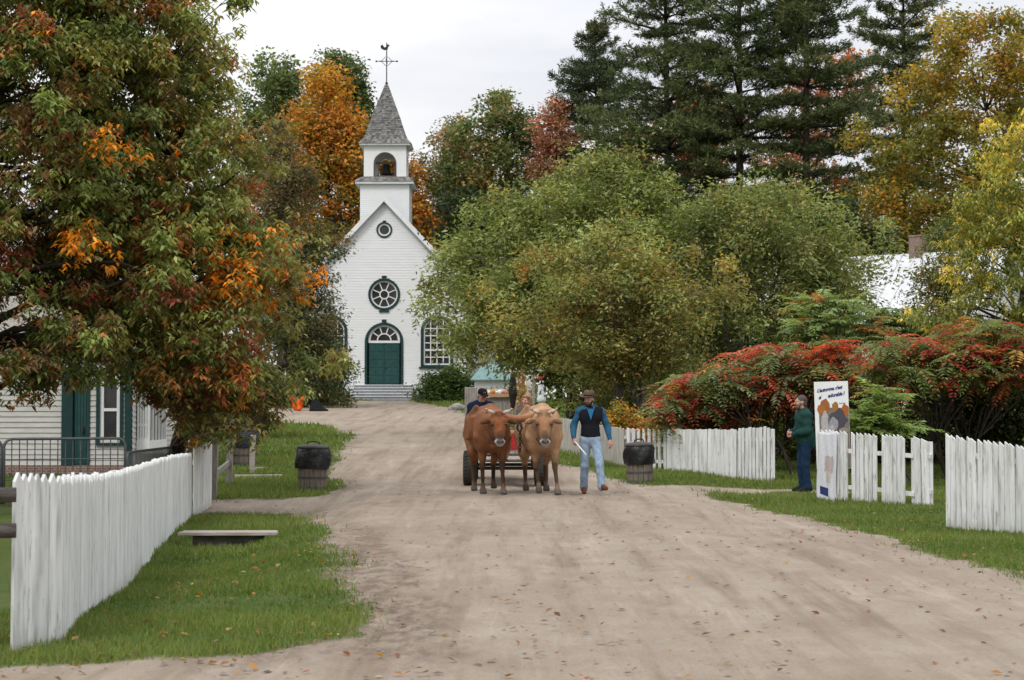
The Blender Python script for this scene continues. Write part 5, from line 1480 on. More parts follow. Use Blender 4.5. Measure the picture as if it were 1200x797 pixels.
# ================================================================ poster board and banner on the right fence
def poster():
    Y = 33.55; c = P(978, 475, Y); tl, tr = P(958, 450, Y), P(996, 445, Y)
    w = .62; h = 1.18; g0 = gzf(c.x, Y)
    root = empty('poster_board', (c.x, Y, g0)); tag(root, 'tall white poster with blue handwriting above autumn trees, behind the gapped fence', 'poster')
    root.rotation_euler = (0, -.03, .12)
    zt = P(978, 447, Y).z - g0; zb = .55
    m = MB(); m.box(-w/2, w/2, 0, .02, zb, zt); bd = m.build('board', M['white'], root)
    for sx in (-1, 1): m = MB(); m.box(sx*.22 - .025, sx*.22 + .025, .022, .06, -.1, zt - .1); m.build('stake', M['oldwood'], root)
    r = random.Random(4)
    def blob(cx, cz, rx, rz, n=14, j=.18): return [(cx + rx*math.cos(2*math.pi*i/n)*(1 + r.uniform(-j, j)), cz + rz*math.sin(2*math.pi*i/n)*(1 + r.uniform(-j, j))) for i in range(n)]
    pic = MB(); y0 = -.004
    def sheet(poly, col, lay): pic.col = col; pic.add([(max(-w/2 + .004, min(w/2 - .004, x)), y0 - .0012 * lay, z) for x, z in poly], [tuple(range(len(poly)))])
    mid = zt - .46
    sheet([(-.24, zb + .01), (.305, zb + .01), (.305, mid - .02), (-.24, mid)], (.20, .17, .14), 0)
    for i, (x, z, a, b) in enumerate(((-.13, mid + .02, .10, .13), (-.20, mid - .04, .07, .09), (.06, mid + .0, .06, .10), (.24, mid - .06, .08, .11), (.13, mid - .08, .07, .07))):
        sheet(blob(x, z, a, b), (.34 + .04*(i % 2), .12 + .02*(i % 3), .035), 1 + i % 2)
    sheet(blob(-.13, mid - .28, .075, .20), (.42, .40, .40), 3); sheet(blob(.10, mid - .24, .17, .20), (.075, .07, .085), 3)
    sheet(blob(.02, mid - .30, .08, .12), (.30, .29, .31), 4); sheet(blob(-.02, mid - .38, .05, .06), (.40, .38, .38), 5); sheet(blob(.2, mid - .42, .09, .05), (.28, .24, .2), 4)
    pic.build('picture', M['attr'], bd)
    ink = pmat('blue_ink', (.02, .035, .16), (.025, .04, .20), 10, .6, .2)
    for txt, sz, x, z, rot in (("L'automne, c'est", .085, -.265, zt - .19, .13), ("si", .085, -.24, zt - .31, .13), ("adorable !", .09, -.07, zt - .285, .13)):
        cu = bpy.data.curves.new('lettering', 'FONT'); cu.body = txt; cu.size = sz; cu.shear = .35; cu.extrude = .0015; cu.offset = .002; cu.space_character = .86
        tmp = bpy.data.objects.new('lettering', cu); COL.objects.link(tmp); bpy.context.view_layer.update()
        dg = bpy.context.evaluated_depsgraph_get(); me = bpy.data.meshes.new_from_object(tmp.evaluated_get(dg)); bpy.data.objects.remove(tmp)
        me.materials.clear(); o = link('lettering', me, ink, bd); o.location = (x, -.006, z); o.rotation_euler = (math.pi/2, -rot, 0)
    m = MB(); m.col = (.3, .3, .4); m.box(.13, .25, -.006, -.002, zt - .40, zt - .385); m.build('small_print', M['attr'], bd)
poster()
def banner():
    a, b = Vector(R2[0]), Vector(R2[1]); d_ = (b.xy - a.xy).normalized(); ang = math.atan2(d_.y, d_.x)
    p = Vector((a.x + d_.x * -.02, a.y + d_.y * -.02)); 
    nrm = Vector((d_.y, -d_.x)); p = p + nrm * .085
    g0 = gzf(p.x, p.y); root = empty('banner', (p.x, p.y, g0), ang); tag(root, 'faded white cloth banner with blue label hung over the left end of the gapped fence', 'banner')
    L_ = .46; zt, zb = a[3] - g0 - .03, .05; nx, nz = 18, 26
    def surf(u, v, off=0):
        fold = .018 * math.sin(u * 9 + v * 2) * (.3 + v) + .012 * math.sin(u * 17 - v * 5)
        return (u * L_ * (1 - .03 * v) + .01 * math.sin(v * 6), -.012 - fold * .7 - off, zt - v * (zt - zb) - .03 * math.sin(u * math.pi) * (1 - v) - .10 * u * v)
    m = MB(); m.add([surf(i / nx, j / nz) for j in range(nz + 1) for i in range(nx + 1)], [(j*(nx+1)+i, j*(nx+1)+i+1, (j+1)*(nx+1)+i+1, (j+1)*(nx+1)+i) for j in range(nz) for i in range(nx)])
    m.col = (.62, .63, .66)
    m.c = [m.col] * len(m.v); cl = m.build('cloth', M['cloth'], root, smooth=True)
    so_ = cl.modifiers.new('thickness', 'SOLIDIFY'); so_.thickness = .004; so_.offset = 1
    def patch(u0, u1, v0, v1, col, name, n=8, jag=0):
        r = random.Random(8); q = MB(); q.col = col
        vs_ = [surf(u0 + (u1-u0)*i/n + r.uniform(-jag, jag), v0 + (v1-v0)*j/n + r.uniform(-jag, jag), .007) for j in range(n+1) for i in range(n+1)]
        q.add(vs_, [(j*(n+1)+i, j*(n+1)+i+1, (j+1)*(n+1)+i+1, (j+1)*(n+1)+i) for j in range(n) for i in range(n)]); q.build(name, M['cloth'], cl, smooth=True)
    patch(.14, .62, .80, .92, (.035, .05, .16), 'blue_label'); patch(.36, .84, .34, .56, (.46, .38, .38), 'faded_print', 8, .02); patch(.45, .75, .56, .72, (.50, .47, .43), 'faded_print', 8, .02)
banner()
def board_behind():
    q = P(1074, 560, 31.9); m = MB(); m.box(-.05, .05, -.03, .0, .1, .95); o = m.build('stake', pmat('orange_wood', (.5, .2, .04), (.4, .16, .03)), bevel=.004); o.location = (q.x, q.y + .1, gzf(q.x, q.y)); tag(o, 'orange painted stake seen through the gap by the leaning end panel', 'stake')
board_behind()

# ================================================================ market counter behind the cart
def market():
    Y = 75.0; s = F / Y; g0 = gzf(-.5, Y); X = lambda px: (px - 600) / s; H = lambda py: CZ + (475 - py) / s
    root = empty('market_counter', (X(583), Y, g0)); tag(root, 'grey board market counter with a tan top, behind the cart', 'counter'); org = Vector(root.location)
    m = MB(); n = 12; x0, x1 = X(558) - org.x, X(611) - org.x
    for i in range(n): a = x0 + (x1-x0)*i/n; m.box(a + .006, a + (x1-x0)/n - .006, 0, .04, .0, H(466) - g0)
    m.box(x0, x1, .045, .8, .0, H(466) - g0)
    m.build('front', M['oldwood'], root)
    m = MB(); m.box(X(568) - org.x, X(606) - org.x, -.15, .9, H(465.5) - g0, H(461.5) - g0); m.build('top', M['tanwood'], root, bevel=.01)
    zt = H(461.5)
    pal = [((.62, .42, .36), 'pale pink'), ((.72, .68, .62), 'cream'), ((.55, .22, .05), 'orange'), ((.5, .3, .28), 'rosy'), ((.75, .73, .70), 'white'), ((.45, .12, .06), 'red')]
    r = random.Random(2); x = X(569)
    spots = ['at the left end', 'second from the left end', 'third from the left end', 'left of the middle', 'in the middle', 'right of the middle', 'third from the right end', 'second from the right end', 'at the right end']
    for i in range(9):
        c, nm = pal[[0, 4, 2, 1, 4, 3, 5, 0, 2][i]]; rr = r.uniform(.07, .12)
        root2 = empty('squash', (X(569) + i * (X(602) - X(569)) / 8, Y + r.uniform(.1, .4), zt)); tag(root2, f'{nm} squash {spots[i]} of the market counter', 'squash', 'squashes on the market counter')
        m = MB(); m.col = c; hh = rr * r.uniform(.7, 1.4); m.lathe([(.01, .0), (rr*.7, .0), (rr, hh*.5), (rr*.95, hh*1.1), (rr*.5, hh*1.5), (.01, hh*1.4)], seg=20, wob=lambda a, i: .06 * math.cos(9*a)); m.build('body', M['attr'], root2, smooth=True)
        m = MB(); m.col = (.2, .16, .07); m.tube([(0, 0, hh*1.38), (.01, 0, hh*1.6), (.03, 0, hh*1.8)], [.018, .013, .011], 6); m.build('stem', M['attr'], root2)
    # grey stone block left, boulder
    q = P(552, 490, 72); z = gzf(q.x, q.y); m = MB(); m.box(-.24, .24, -.24, .24, -.1, CZ + (475-454)*72/F - z); o = m.build('gate_pier', M['oldwood'], bevel=.03); o.location = (q.x, q.y, z); tag(o, 'grey weathered block pier left of the market counter', 'pier')
    q = G(536, 481); sd = solid('boulder', [('e', (0, 0, .12), (.36, .3, .22), (0, 0, .3), (.3, .29, .27)), ('e', (.2, .05, .1), (.3, .25, .16), (0, .2, 0), (.3, .29, .27)), ('e', (-.25, 0, .08), (.22, .2, .15), (0, 0, 0), (.3, .29, .27))], .03, M['stone'], None, .05, wrinkle=(.02, 20)); sd.location = q; tag(sd, 'low grey boulder at the gravel edge left of the cart', 'boulder')
    # scarecrow in dark coat with straw
    def scarecrow(px, Yd, top_py, feet_z, head, coat, label, arms, hw):
        s2 = F / Yd; x = (px - 600) / s2; g = gzf(x, Yd); h = CZ + (475 - top_py) / s2 - g
        rt = empty('scarecrow', (x, Yd, g)); tag(rt, label, 'scarecrow')
        m = MB(); m.tube([(0, .05, -.1), (0, .05, h - .1)], .03, 6); m.build('post', M['tanwood'], rt)
        m = MB(); m.col = head; m.sphere((0, 0, h - .16), .14, 14, (1, 1, 1.1)); m.build('head', M['cloth'], rt, smooth=True)
        solid('coat', [('c', (0, 0, h - .38), .10, (0, 0, h - 1.0), .16, coat), ('c', (0, 0, h - 1.0), .16, (0, 0, h - feet_z), hw, coat), ('c', (0, 0, h - .38), .09, (-arms, -.04, h - .85), .055, coat), ('c', (0, 0, h - .38), .09, (arms, -.04, h - .85), .055, coat)], .022, M['cloth'], rt, .05, wrinkle=(.008, 30))
        return rt
    scarecrow(601, 73, 431, 1.5, (.6, .5, .4), (.03, .022, .022), 'slim scarecrow in a black coat beside the market counter', .10, .085)
    scarecrow(634.5, 70, 437, 1.0, (.5, .12, .07), (.70, .72, .74), 'red headed scarecrow in a white shirt right of the lantern post', .10, .075)
    scarecrow(668, 62, 449, 1.25, (.26, .19, .15), (.095, .09, .08), 'dim scarecrow in dark clothes under the trees behind the walking man', .08, .075)
    # corn bundle with white cloth
    q = P(611, 470, 74); z = gzf(q.x, q.y); rt = empty('corn_bundle', (q.x, q.y, z)); tag(rt, 'dry corn stalk bundle with orange leaves tied up by the counter', 'corn bundle')
    r2 = np.random.default_rng(4); m = MB(); h = CZ + (475-428)*74/F - z
    for i in range(22):
        a = r2.uniform(0, 6.28); b = r2.uniform(.02, .12); m.tube([(b*math.cos(a), b*math.sin(a), 0), (b*.5*math.cos(a), b*.5*math.sin(a), h*.55), (b*2.2*math.cos(a), b*2.2*math.sin(a), h*r2.uniform(.85, 1.02))], [.014, .012, .006], 4)
    m.col = None; m.build('stalks', M['tanwood'], rt)
    n = 240; c = np.stack([r2.normal(0, .13, n), r2.normal(0, .13, n), r2.uniform(.3, h, n)], -1)
    ql = leaf_arrays(c, r2.normal(size=(n, 3)) + [0, 0, -.4], r2.normal(size=(n, 3)), r2.uniform(.12, .25, n), .4); pc = np.array([[.5, .2, .03], [.45, .33, .1], [.6, .5, .3], [.35, .12, .03]])[r2.integers(0, 4, n)]
    link('leaves', np_mesh('leaves', ql.reshape(-1, 3), np.arange(4*n).reshape(-1, 4), np.repeat(pc[:, None], 4, 1).reshape(-1, 3)), M['leaf'], rt)
    q = P(619, 455, 74.6); z = gzf(q.x, q.y); rt = empty('white_sign', (q.x, q.y, z)); tag(rt, 'narrow white upright board between corn bundle and lantern post', 'sign'); m = MB(); m.box(-.10, .10, 0, .03, .5, CZ + (475-438)*74.6/F - z); m.build('board', M['white'], rt); m = MB(); m.box(-.03, .03, .032, .07, -.1, 1.6); m.build('stake', M['oldwood'], rt)
    q = P(625, 470, 70); z = gzf(q.x, q.y); rt = empty('lantern_post', (q.x, q.y, z)); tag(rt, 'pale wooden post with a white hanging lantern sign near the scarecrows', 'post'); h = CZ + (475-424)*70/F - z
    m = MB(); m.box(-.055, .055, -.055, .055, -.1, h); m.build('post', M['plank'], rt, bevel=.01)
    m = MB(); m.bar((.05, 0, h - .12), (.34, 0, h - .12), .05, .05); m.bar((.05, 0, h - .40), (.18, 0, h - .14), .04, .04); m.build('arm', M['oldwood'], rt)
    m = MB(); m.box(.16, .42, -.09, .09, h - .34, h - .15); m.box(.34, .50, -.07, .07, h - .28, h - .18); m.build('lantern', M['white'], rt, bevel=.02)
market()
def halloween():
    q = G(371, 482); r = random.Random(3)
    o = solid('black_cone', [('c', (0, 0, .05), .36, (-.12, 0, .55), .12, (.014, .014, .016)), ('c', (-.12, 0, .55), .12, (-.18, 0, .78), .05, (.014, .014, .016)), ('e', (.12, 0, .05), (.45, .32, .10), None, (.014, .014, .016))], .03, M['cloth'], None, .08, wrinkle=(.015, 18), cut=[(0, 0, -.02, 0, 0, -1)]); o.location = q; tag(o, 'black cone-shaped cloth figure at the gravel edge under the cedars', 'decoration')
    q = G(349, 481.5)
    rt = empty('orange_figure', q); tag(rt, 'orange and red stuffed figure slumped beside the black cone figure', 'decoration')
    OR = (.62, .10, .015); RD = (.35, .02, .02)
    solid('body', [('e', (0, 0, .25), (.26, .2, .28), None, OR), ('c', (-.1, 0, .4), .14, (-.42, 0, .75), .10, (.5, .05, .02)), ('c', (.1, 0, .35), .13, (.22, -.1, .55), .12, OR), ('c', (0, 0, .1), .15, (.1, -.3, .08), .1, OR)], .03, M['cloth'], rt, .06, wrinkle=(.02, 20))
    m = MB(); m.col = (.7, .55, .5); m.sphere((-.2, -.05, 1.05), .13, 12); m.build('head', M['cloth'], rt, smooth=True)
    m = MB(); m.col = RD; m.lathe([(.2, 0), (.16, .03), (.13, .12), (.02, .14)], (-.2, -.05, 1.13), 14); m.build('hat', M['cloth'], rt, smooth=True)
halloween()

def weed():
    q = G(42, 752); r = np.random.default_rng(8); n = 46
    root = empty('weed', (q.x, q.y - .05, q.z)); tag(root, 'wispy tall weed growing at the near foot of the left board fence', 'weed')
    V_, F_, C_ = [], [], []
    for i in range(n):
        a = r.uniform(0, 6.28); h = r.uniform(.2, .62); b = np.array([r.normal(0, .10), r.normal(0, .04), 0]); out = np.array([math.cos(a), math.sin(a) * .6, 0]) * r.uniform(.1, .4) * h
        k = 6; sd = np.array([-math.sin(a), math.cos(a), 0]) * .004; base = len(V_)
        for j in range(k):
            t = j / (k - 1); p = b + out * t ** 1.8 + np.array([0, 0, h * (t - .18 * t ** 3)]); V_ += [p - sd * (1 - .8*t), p + sd * (1 - .8*t)]
        F_ += [(base + 2*j, base + 2*j + 1, base + 2*j + 3, base + 2*j + 2) for j in range(k - 1)]
        c = np.array([.13, .17, .06]) * r.uniform(.6, 1.3) if r.uniform() < .7 else np.array([.28, .24, .15]); C_ += [c] * (2 * k)
    link('blades', np_mesh('blades', np.array(V_), np.array(F_), np.array(C_)), M['grass'], root)
weed()
# ================================================================ oxen
def mir(v): return (-v[0], v[1], v[2])

def ox(label, loc, rz, body, dark, face, light, horn_tip, legs, head_off, seed):
    """legs: four (dx, dy, lift) offsets of the hooves: front -x, front +x, rear -x, rear +x"""
    root = empty('draft_ox', loc, rz); tag(root, label, 'ox', 'yoked oxen')
    B, Dk, Fc, Lt = body, dark, face, light
    pr = []
    E = lambda c, r, col=B, e=None, k=.10: pr.append(('e', c, r, e, col, k))
    C = lambda a, ra, b, rb, col=B, k=.06: pr.append(('c', a, ra, b, rb, col, k))
    E((0, .12, 1.14), (.27, .42, .40)); E((0, .75, 1.10), (.37, .66, .37)); E((.0, .72, .98), (.31, .5, .27), Lt)
    E((0, 1.38, 1.16), (.34, .36, .36)); C((0, .16, 1.46), .14, (0, .55, 1.42), .16); C((0, .5, 1.34), .2, (0, 1.4, 1.38), .17)
    for sx in (-1, 1):
        E((sx*.18, .05, 1.14), (.12, .24, .32), B); E((sx*.24, 1.32, 1.26), (.12, .18, .16), B); E((sx*.19, .0, .97), (.10, .15, .20), B)
    hx = head_off
    C((0, -.02, 1.22), .27, (hx*.6, -.50, 1.27), .18, B, .12); C((hx*.2, -.2, 1.02), .17, (hx*.6, -.52, 1.10), .11, B, .10)
    C((0, -.12, .95), .13, (hx*.3, -.38, 1.04), .08, Lt, .06); C((0, -.28, .86), .06, (0, -.22, 1.0), .10, Lt, .05)
    # shoulder blades, ribs, hips, neck folds
    for sx in (-1, 1):
        C((sx*.10, .22, 1.46), .05, (sx*.25, -.06, 1.02), .09, B, .05); C((sx*.17, 1.18, 1.52), .05, (sx*.24, 1.22, 1.40), .06, B, .05)
        for q in range(3): C((sx*.30, .42 + q*.16, 1.34), .035, (sx*.37, .46 + q*.17, .98), .03, B, .07)
        C((sx*.13, -.16, 1.32), .06, (sx*.07, -.34, .98), .05, tuple(c*.8 for c in B), .05)
    # head, held low with the muzzle forward
    T = Vector((hx, -.68, 1.29)); FD = (.040, .022, .014) if body[2] < .08 else (.075, .043, .026)
    def h(x, y, z): return (T.x + x, T.y + y, T.z + z)
    E(h(0, .02, .05), (.115, .11, .11), Fc, None, .05); E(h(0, -.03, -.05), (.120, .10, .11), Fc, None, .05)
    C(h(0, -.075, -.05), .085, h(0, -.175, -.31), .060, Fc, .05); C(h(0, .02, -.16), .09, h(0, -.10, -.33), .055, Fc, .05)
    for sx in (-1, 1):
        E(h(sx*.075, .02, -.16), (.055, .10, .13), Fc, None, .04); C(h(sx*.055, -.085, .015), .04, h(sx*.118, -.055, -.005), .038, Fc, .03)
        E(h(sx*.108, -.075, -.07), (.038, .045, .055), FD, None, .02); C(h(sx*.095, -.085, -.10), .038, h(sx*.060, -.150, -.27), .034, tuple(.5*a + .5*b for a, b in zip(FD, Fc)), .03)
        C(h(sx*.092, .0, -.10), .04, h(sx*.075, -.06, -.27), .035, tuple(.6*a + .4*b for a, b in zip(FD, Fc)), .03)
        # ears, hanging out sideways
        C(h(sx*.10, .04, .03), .026, h(sx*.165, .03, .02), .034, B, .02); E(h(sx*.235, .025, -.005), (.095, .022, .058), B, (0, sx*.30, 0), .02)
        E(h(sx*.235, .0, -.012), (.070, .012, .036), tuple(c*.35 for c in B), (0, sx*.30, 0), .01); C(h(sx*.27, .025, -.01), .028, h(sx*.33, .03, -.05), .012, B, .02)
    E(h(0, -.035, .135), (.075, .06, .05), tuple(c*.85 for c in B), None, .03); C(h(0, -.08, .10), .03, h(0, -.10, .03), .03, tuple(c*.8 for c in B), .03)
    C(h(0, -.165, -.20), .045, h(0, -.215, -.30), .048, FD, .03)
    E(h(0, -.20, -.355), (.098, .070, .052), (.60, .55, .51), None, .02); E(h(0, -.15, -.405), (.066, .075, .04), (.42, .37, .33), None, .03)
    E(h(0, -.250, -.352), (.066, .034, .038), (.014, .012, .012), None, .008)
    for sx in (-1, 1): E(h(sx*.045, -.268, -.345), (.016, .02, .018), (.008, .008, .008), None, .008)
    # legs
    for i, (dx, dy, lift) in enumerate(legs):
        sx = -1 if i % 2 == 0 else 1
        if i < 2:
            hp = (sx*.17, .08, .96); kn = (sx*.16 + dx*.45, .03 + dy*.5, .50 + lift*.6); ft = (sx*.15 + dx, .03 + dy, .16 + lift)
            C(hp, .13, (kn[0], kn[1]+.02, kn[2]+.16), .066, B, .07); C((kn[0], kn[1]+.02, kn[2]+.18), .068, kn, .046, tuple(.6*a+.4*b for a, b in zip(B, Dk)), .04); C((kn[0], kn[1]-.01, kn[2]+.03), .052, (kn[0], kn[1]-.012, kn[2]-.04), .048, Dk, .02)
            C(kn, .042, ft, .031, Dk, .02); C((ft[0], ft[1]-.01, .15+lift), .043, (ft[0], ft[1]-.035, .10+lift), .040, tuple(.6*a+.4*b for a, b in zip(Dk, Lt)), .02)
        else:
            hp = (sx*.21, 1.36, 1.02); st = (sx*.215, 1.18 + dy*.3, .72); hk = (sx*.19 + dx*.6, 1.50 + dy*.7, .50 + lift*.5); ft = (sx*.185 + dx, 1.42 + dy, .16 + lift)
            C(hp, .19, st, .115, B, .1); C(st, .11, hk, .054, B, .06); C(hk, .048, ft, .035, Dk, .03); C((ft[0], ft[1]-.01, .14+lift), .040, (ft[0], ft[1]-.035, .10+lift), .042, tuple(.6*a+.4*b for a, b in zip(Dk, Lt)), .02)
        for q in (-1, 1):
            C((ft[0]+q*.022, ft[1]-.045, .085+lift), .036, (ft[0]+q*.027, ft[1]-.085, .030+lift), .036, (.10, .085, .07), .008)
    C((0, 1.72, 1.3), .05, (0, 1.78, .85), .025, B, .04); C((0, 1.78, .85), .03, (0, 1.76, .45), .05, Dk, .02)
    solid('body', pr, .014, M['hide'], root, .06, tau=.009, wrinkle=(.0025, 26))
    for sx in (-1, 1):
        m = MB(); m.col = (.55, .48, .38); m.tube([h(sx*.085, .02, .13), h(sx*.14, .005, .165), h(sx*.185, -.02, .175), h(sx*.215, -.05, .20)], [.033, .029, .023, .017], 9)
        o = m.build('horn', M['hair'], root, smooth=True)
        if horn_tip: k = MB(); k.sphere(h(sx*.217, -.052, .202), .024, 9); k.build('brass_knob', M['brass'], o, smooth=True)
        m = MB(); m.col = (.012, .008, .006); m.sphere(h(sx*.116, -.108, -.060), .028, 10); e = m.build('eye', pmat('wet_eye', (.012, .008, .006), (.015, .01, .008), 5, .1, .6), root, smooth=True)
    m = MB(); m.col = (.03, .022, .018)
    m.tube([h(.12, .06, -.30), h(.06, .02, -.40), h(0, .0, -.43), h(-.06, .02, -.40), h(-.12, .06, -.30)], .012, 6)
    m.build('chin_strap', M['attr'], root, smooth=True)
    return root

RUSTO = (.215, .086, .036); TAN = (.43, .25, .138)
ya = G(581, 571.5); yb = G(634, 571.5)
XA, YA = P(576.5, 500, 33.1).x, 33.1
XB, YB = P(637, 500, 32.8).x, 32.8
ox('reddish brown ox on the left of the yoked pair', (XA, YA, gzf(XA, YA)), .11, RUSTO, (.055, .030, .018), (.235, .080, .028), (.25, .10, .04), True,
   [(0.0, .10, .0), (.04, -.12, 0), (-.02, -.12, 0), (0, .18, .03)], .05, 1)
ox('pale tan ox on the right of the yoked pair', (XB, YB, gzf(XB, YB)), .09, TAN, (.10, .062, .036), (.33, .165, .08), (.45, .30, .19), True,
   [(.08, .15, .02), (.07, -.18, 0), (.02, .12, 0), (0, -.1, .0)], -.07, 2)
def yoke():
    a = Vector((XA + .02, YA - .30, gzf(XA, YA) + 1.40)); b = Vector((XB + .06, YB - .30, gzf(XB, YB) + 1.40)); c = (a + b) / 2
    root = empty('yoke', (c.x, c.y, c.z - .1)); tag(root, 'carved wooden yoke joining the necks of the two oxen', 'yoke'); o = Vector(root.location)
    d = (b - a); pts = [a - d*.12 + Vector((0, 0, .02)), a - d*.08 + Vector((0, 0, .05)), a + d*.12 + Vector((0, 0, .03)), a + d*.32 - Vector((0, 0, .06)), c - Vector((0, 0, .08)), a + d*.68 - Vector((0, 0, .06)), b - d*.12 + Vector((0, 0, .03)), b + d*.08 + Vector((0, 0, .05)), b + d*.12 + Vector((0, 0, .02))]
    m = MB(); m.tube([p - o for p in pts], [.03, .045, .05, .055, .062, .055, .05, .045, .03], 12); bm_ = m.build('beam', pmat('yoke_wood', (.30, .115, .045), (.22, .085, .035), 6, .55, .3, .2, .006, (.5, 4, 4)), root, smooth=True)
    m = MB(); m.tube([c - o + Vector((0, -.03, -.12)), c - o + Vector((.03, -.05, -.24)), c - o + Vector((0, -.06, -.32)), c - o + Vector((-.05, -.05, -.24)), c - o + Vector((-.02, -.03, -.12))], .022, 7); m.build('iron_ring', M['iron'], root, smooth=True)
    m = MB(); p0 = c - o + Vector((0, -.06, -.32))
    for i in range(7):
        q = p0 + Vector((.0 + .02*i*0, .02*i, -.05*i)); m.tube([q + Vector((.022*math.cos(t)*(1 if i % 2 else .4), .022*math.cos(t)*(.4 if i % 2 else 1), .035*math.sin(t))) for t in np.linspace(0, 6.283, 11)], .009, 5, cap=False)
    m.build('chain', M['iron'], root, smooth=True)
yoke()

# ================================================================ cart
def cart():
    Y0 = 36.4; xc = (P(553, 540, 37).x + P(632, 540, 37).x) / 2; g0 = gzf(xc, 37.5)
    root = empty('cart', (xc, Y0, g0)); tag(root, 'red flat cart on rubber tyres pulled by the two oxen', 'cart')
    tk = .70
    def wheel(x, y, R, w):
        m = MB(); prof = [(R*.55, -w*.42), (R*.80, -w*.5), (R*.95, -w*.48), (R, -w*.34), (R, w*.34), (R*.95, w*.48), (R*.80, w*.5), (R*.55, w*.42)]
        m.lathe(prof, seg=40, cap=False)
        for i in range(30):
            a = 2*math.pi*i/30
            for sx in (-1, 1): m.bar((R*math.cos(a), R*math.sin(a), sx*.01), (R*1.0*math.cos(a+.07), R*1.0*math.sin(a+.07), sx*w*.42), .022, .022, (math.cos(a), math.sin(a), 0))
        m.v = [(z_ + x, x_ + y, y_ + R) for x_, y_, z_ in m.v]
        o = m.build('wheel', M['rubber'], root, smooth=False)
        m = MB(); m.lathe([(.03, -w*.30), (R*.2, -w*.3), (R*.25, -w*.1), (R*.5, -w*.12), (R*.57, -w*.4), (R*.57, w*.4), (R*.5, w*.12), (R*.2, w*.1), (.03, w*.1)], seg=28); m.v = [(z_ + x, x_ + y, y_ + R) for x_, y_, z_ in m.v]
        m.build('rim', M['red'], o, smooth=True)
    for y in (.65, 2.9):
        for sx in (-1, 1): wheel(sx*tk, y, .335, .27 if y < 1 else .24)
        m = MB(); m.tube([(-tk, y, .335), (tk, y, .335)], .035, 10); m.build('axle', M['iron'], root)
    m = MB(); m.box(-.56, .56, .15, 3.4, .66, .70); m.build('bed', M['oldwood'], root)
    for y in (.15, 3.37):
        for i in range(2): m = MB(); m.box(-.56, .56, y, y + .03, .703 + i*.165, .86 + i*.165); m.build('end_board', M['red'], root, bevel=.006)
    for sx in (-1, 1):
        for i in range(2): m = MB(); m.box(sx*.575 - .015, sx*.575 + .015, .19, 3.36, .703 + i*.165, .86 + i*.165); m.build('side_board', M['red'], root, bevel=.006)
    for z in (.62, .50):
        m = MB(); m.tube([(-.50, .05, z), (.50, .05, z)], .026, 8); m.build('crossbar', M['metal'], root, smooth=True)
    m = MB()
    for sx in (-1, 1): m.bar((sx*.4, .1, .63), (sx*.4, 3.3, .63), .06, .07)
    for k in m.v: pass
    m.build('chassis', M['iron'], root)
    m = MB(); m.tube([(0, .2, .55), (0.05, -1.6, .72), (.08, -3.4, 1.05)], [.045, .045, .04], 8); m.build('drawbar', M['tanwood'], root, smooth=True)
    for y in (.75, 2.0):
        m = MB(); m.box(-.55, .55, y, y + .32, 1.02, 1.06); m.build('bench', M['tanwood'], root, bevel=.006)
        for sx in (-1, 1): m = MB(); m.box(sx*.5 - .03, sx*.5 + .03, y + .1, y + .22, .703, 1.018); m.build('bench_leg', M['oldwood'], root)
    return root, xc, Y0, g0
CART, CXC, CY0, CG = cart()

# ================================================================ people
def vadd(*a): return tuple(sum(t) for t in zip(*a))
SK = (.46, .25, .18)

def hand(pr, w, d, palm, curl, sgn, col, s=1.0):
    """palm, four curled fingers and a thumb; w wrist, d pointing direction, palm the way the palm faces"""
    w, d = Vector(w), Vector(d).normalized(); n = Vector(palm); n = (n - d * n.dot(d)).normalized(); sd = d.cross(n) * sgn
    A = lambda v: tuple(v)
    pc = w + d * .05 * s
    pr.append(('c', A(w - d*.02), .027*s, A(w + d*.03*s), .026*s, col, .02))
    for k in range(4):
        o = (k - 1.5) * .0205 * s
        k0 = w + d*.035*s + sd*o*.7; k1 = w + d * (.088 - .004*abs(k - 1.2)) * s + sd*o
        pr.append(('c', A(k0), .0155*s, A(k1), .0125*s, col, .012))
        L1 = (.042, .047, .044, .034)[k] * s; L2 = L1 * .85
        d1 = (d * math.cos(curl*.8) + n * math.sin(curl*.8)); d2 = (d * math.cos(curl*1.8) + n * math.sin(curl*1.8)); d3 = (d * math.cos(curl*2.6) + n * math.sin(curl*2.6))
        k2 = k1 + d1 * L1; k3 = k2 + d2 * L2 * .7; k4 = k3 + d3 * L2 * .55
        for a, b, r1, r2 in ((k1, k2, .0115, .0102), (k2, k3, .0102, .0092), (k3, k4, .0092, .0082)): pr.append(('c', A(a), r1*s, A(b), r2*s, col, .004))
    t0 = w + d*.03*s + sd*(-.028)*s; t1 = t0 + (d*.6 - sd*.7 + n*.35).normalized() * .04*s; t2 = t1 + (d*.9 - sd*.1 + n*.5).normalized() * .034*s
    pr.append(('c', A(t0), .016*s, A(t1), .0125*s, col, .012)); pr.append(('c', A(t1), .0125*s, A(t2), .010*s, col, .005))

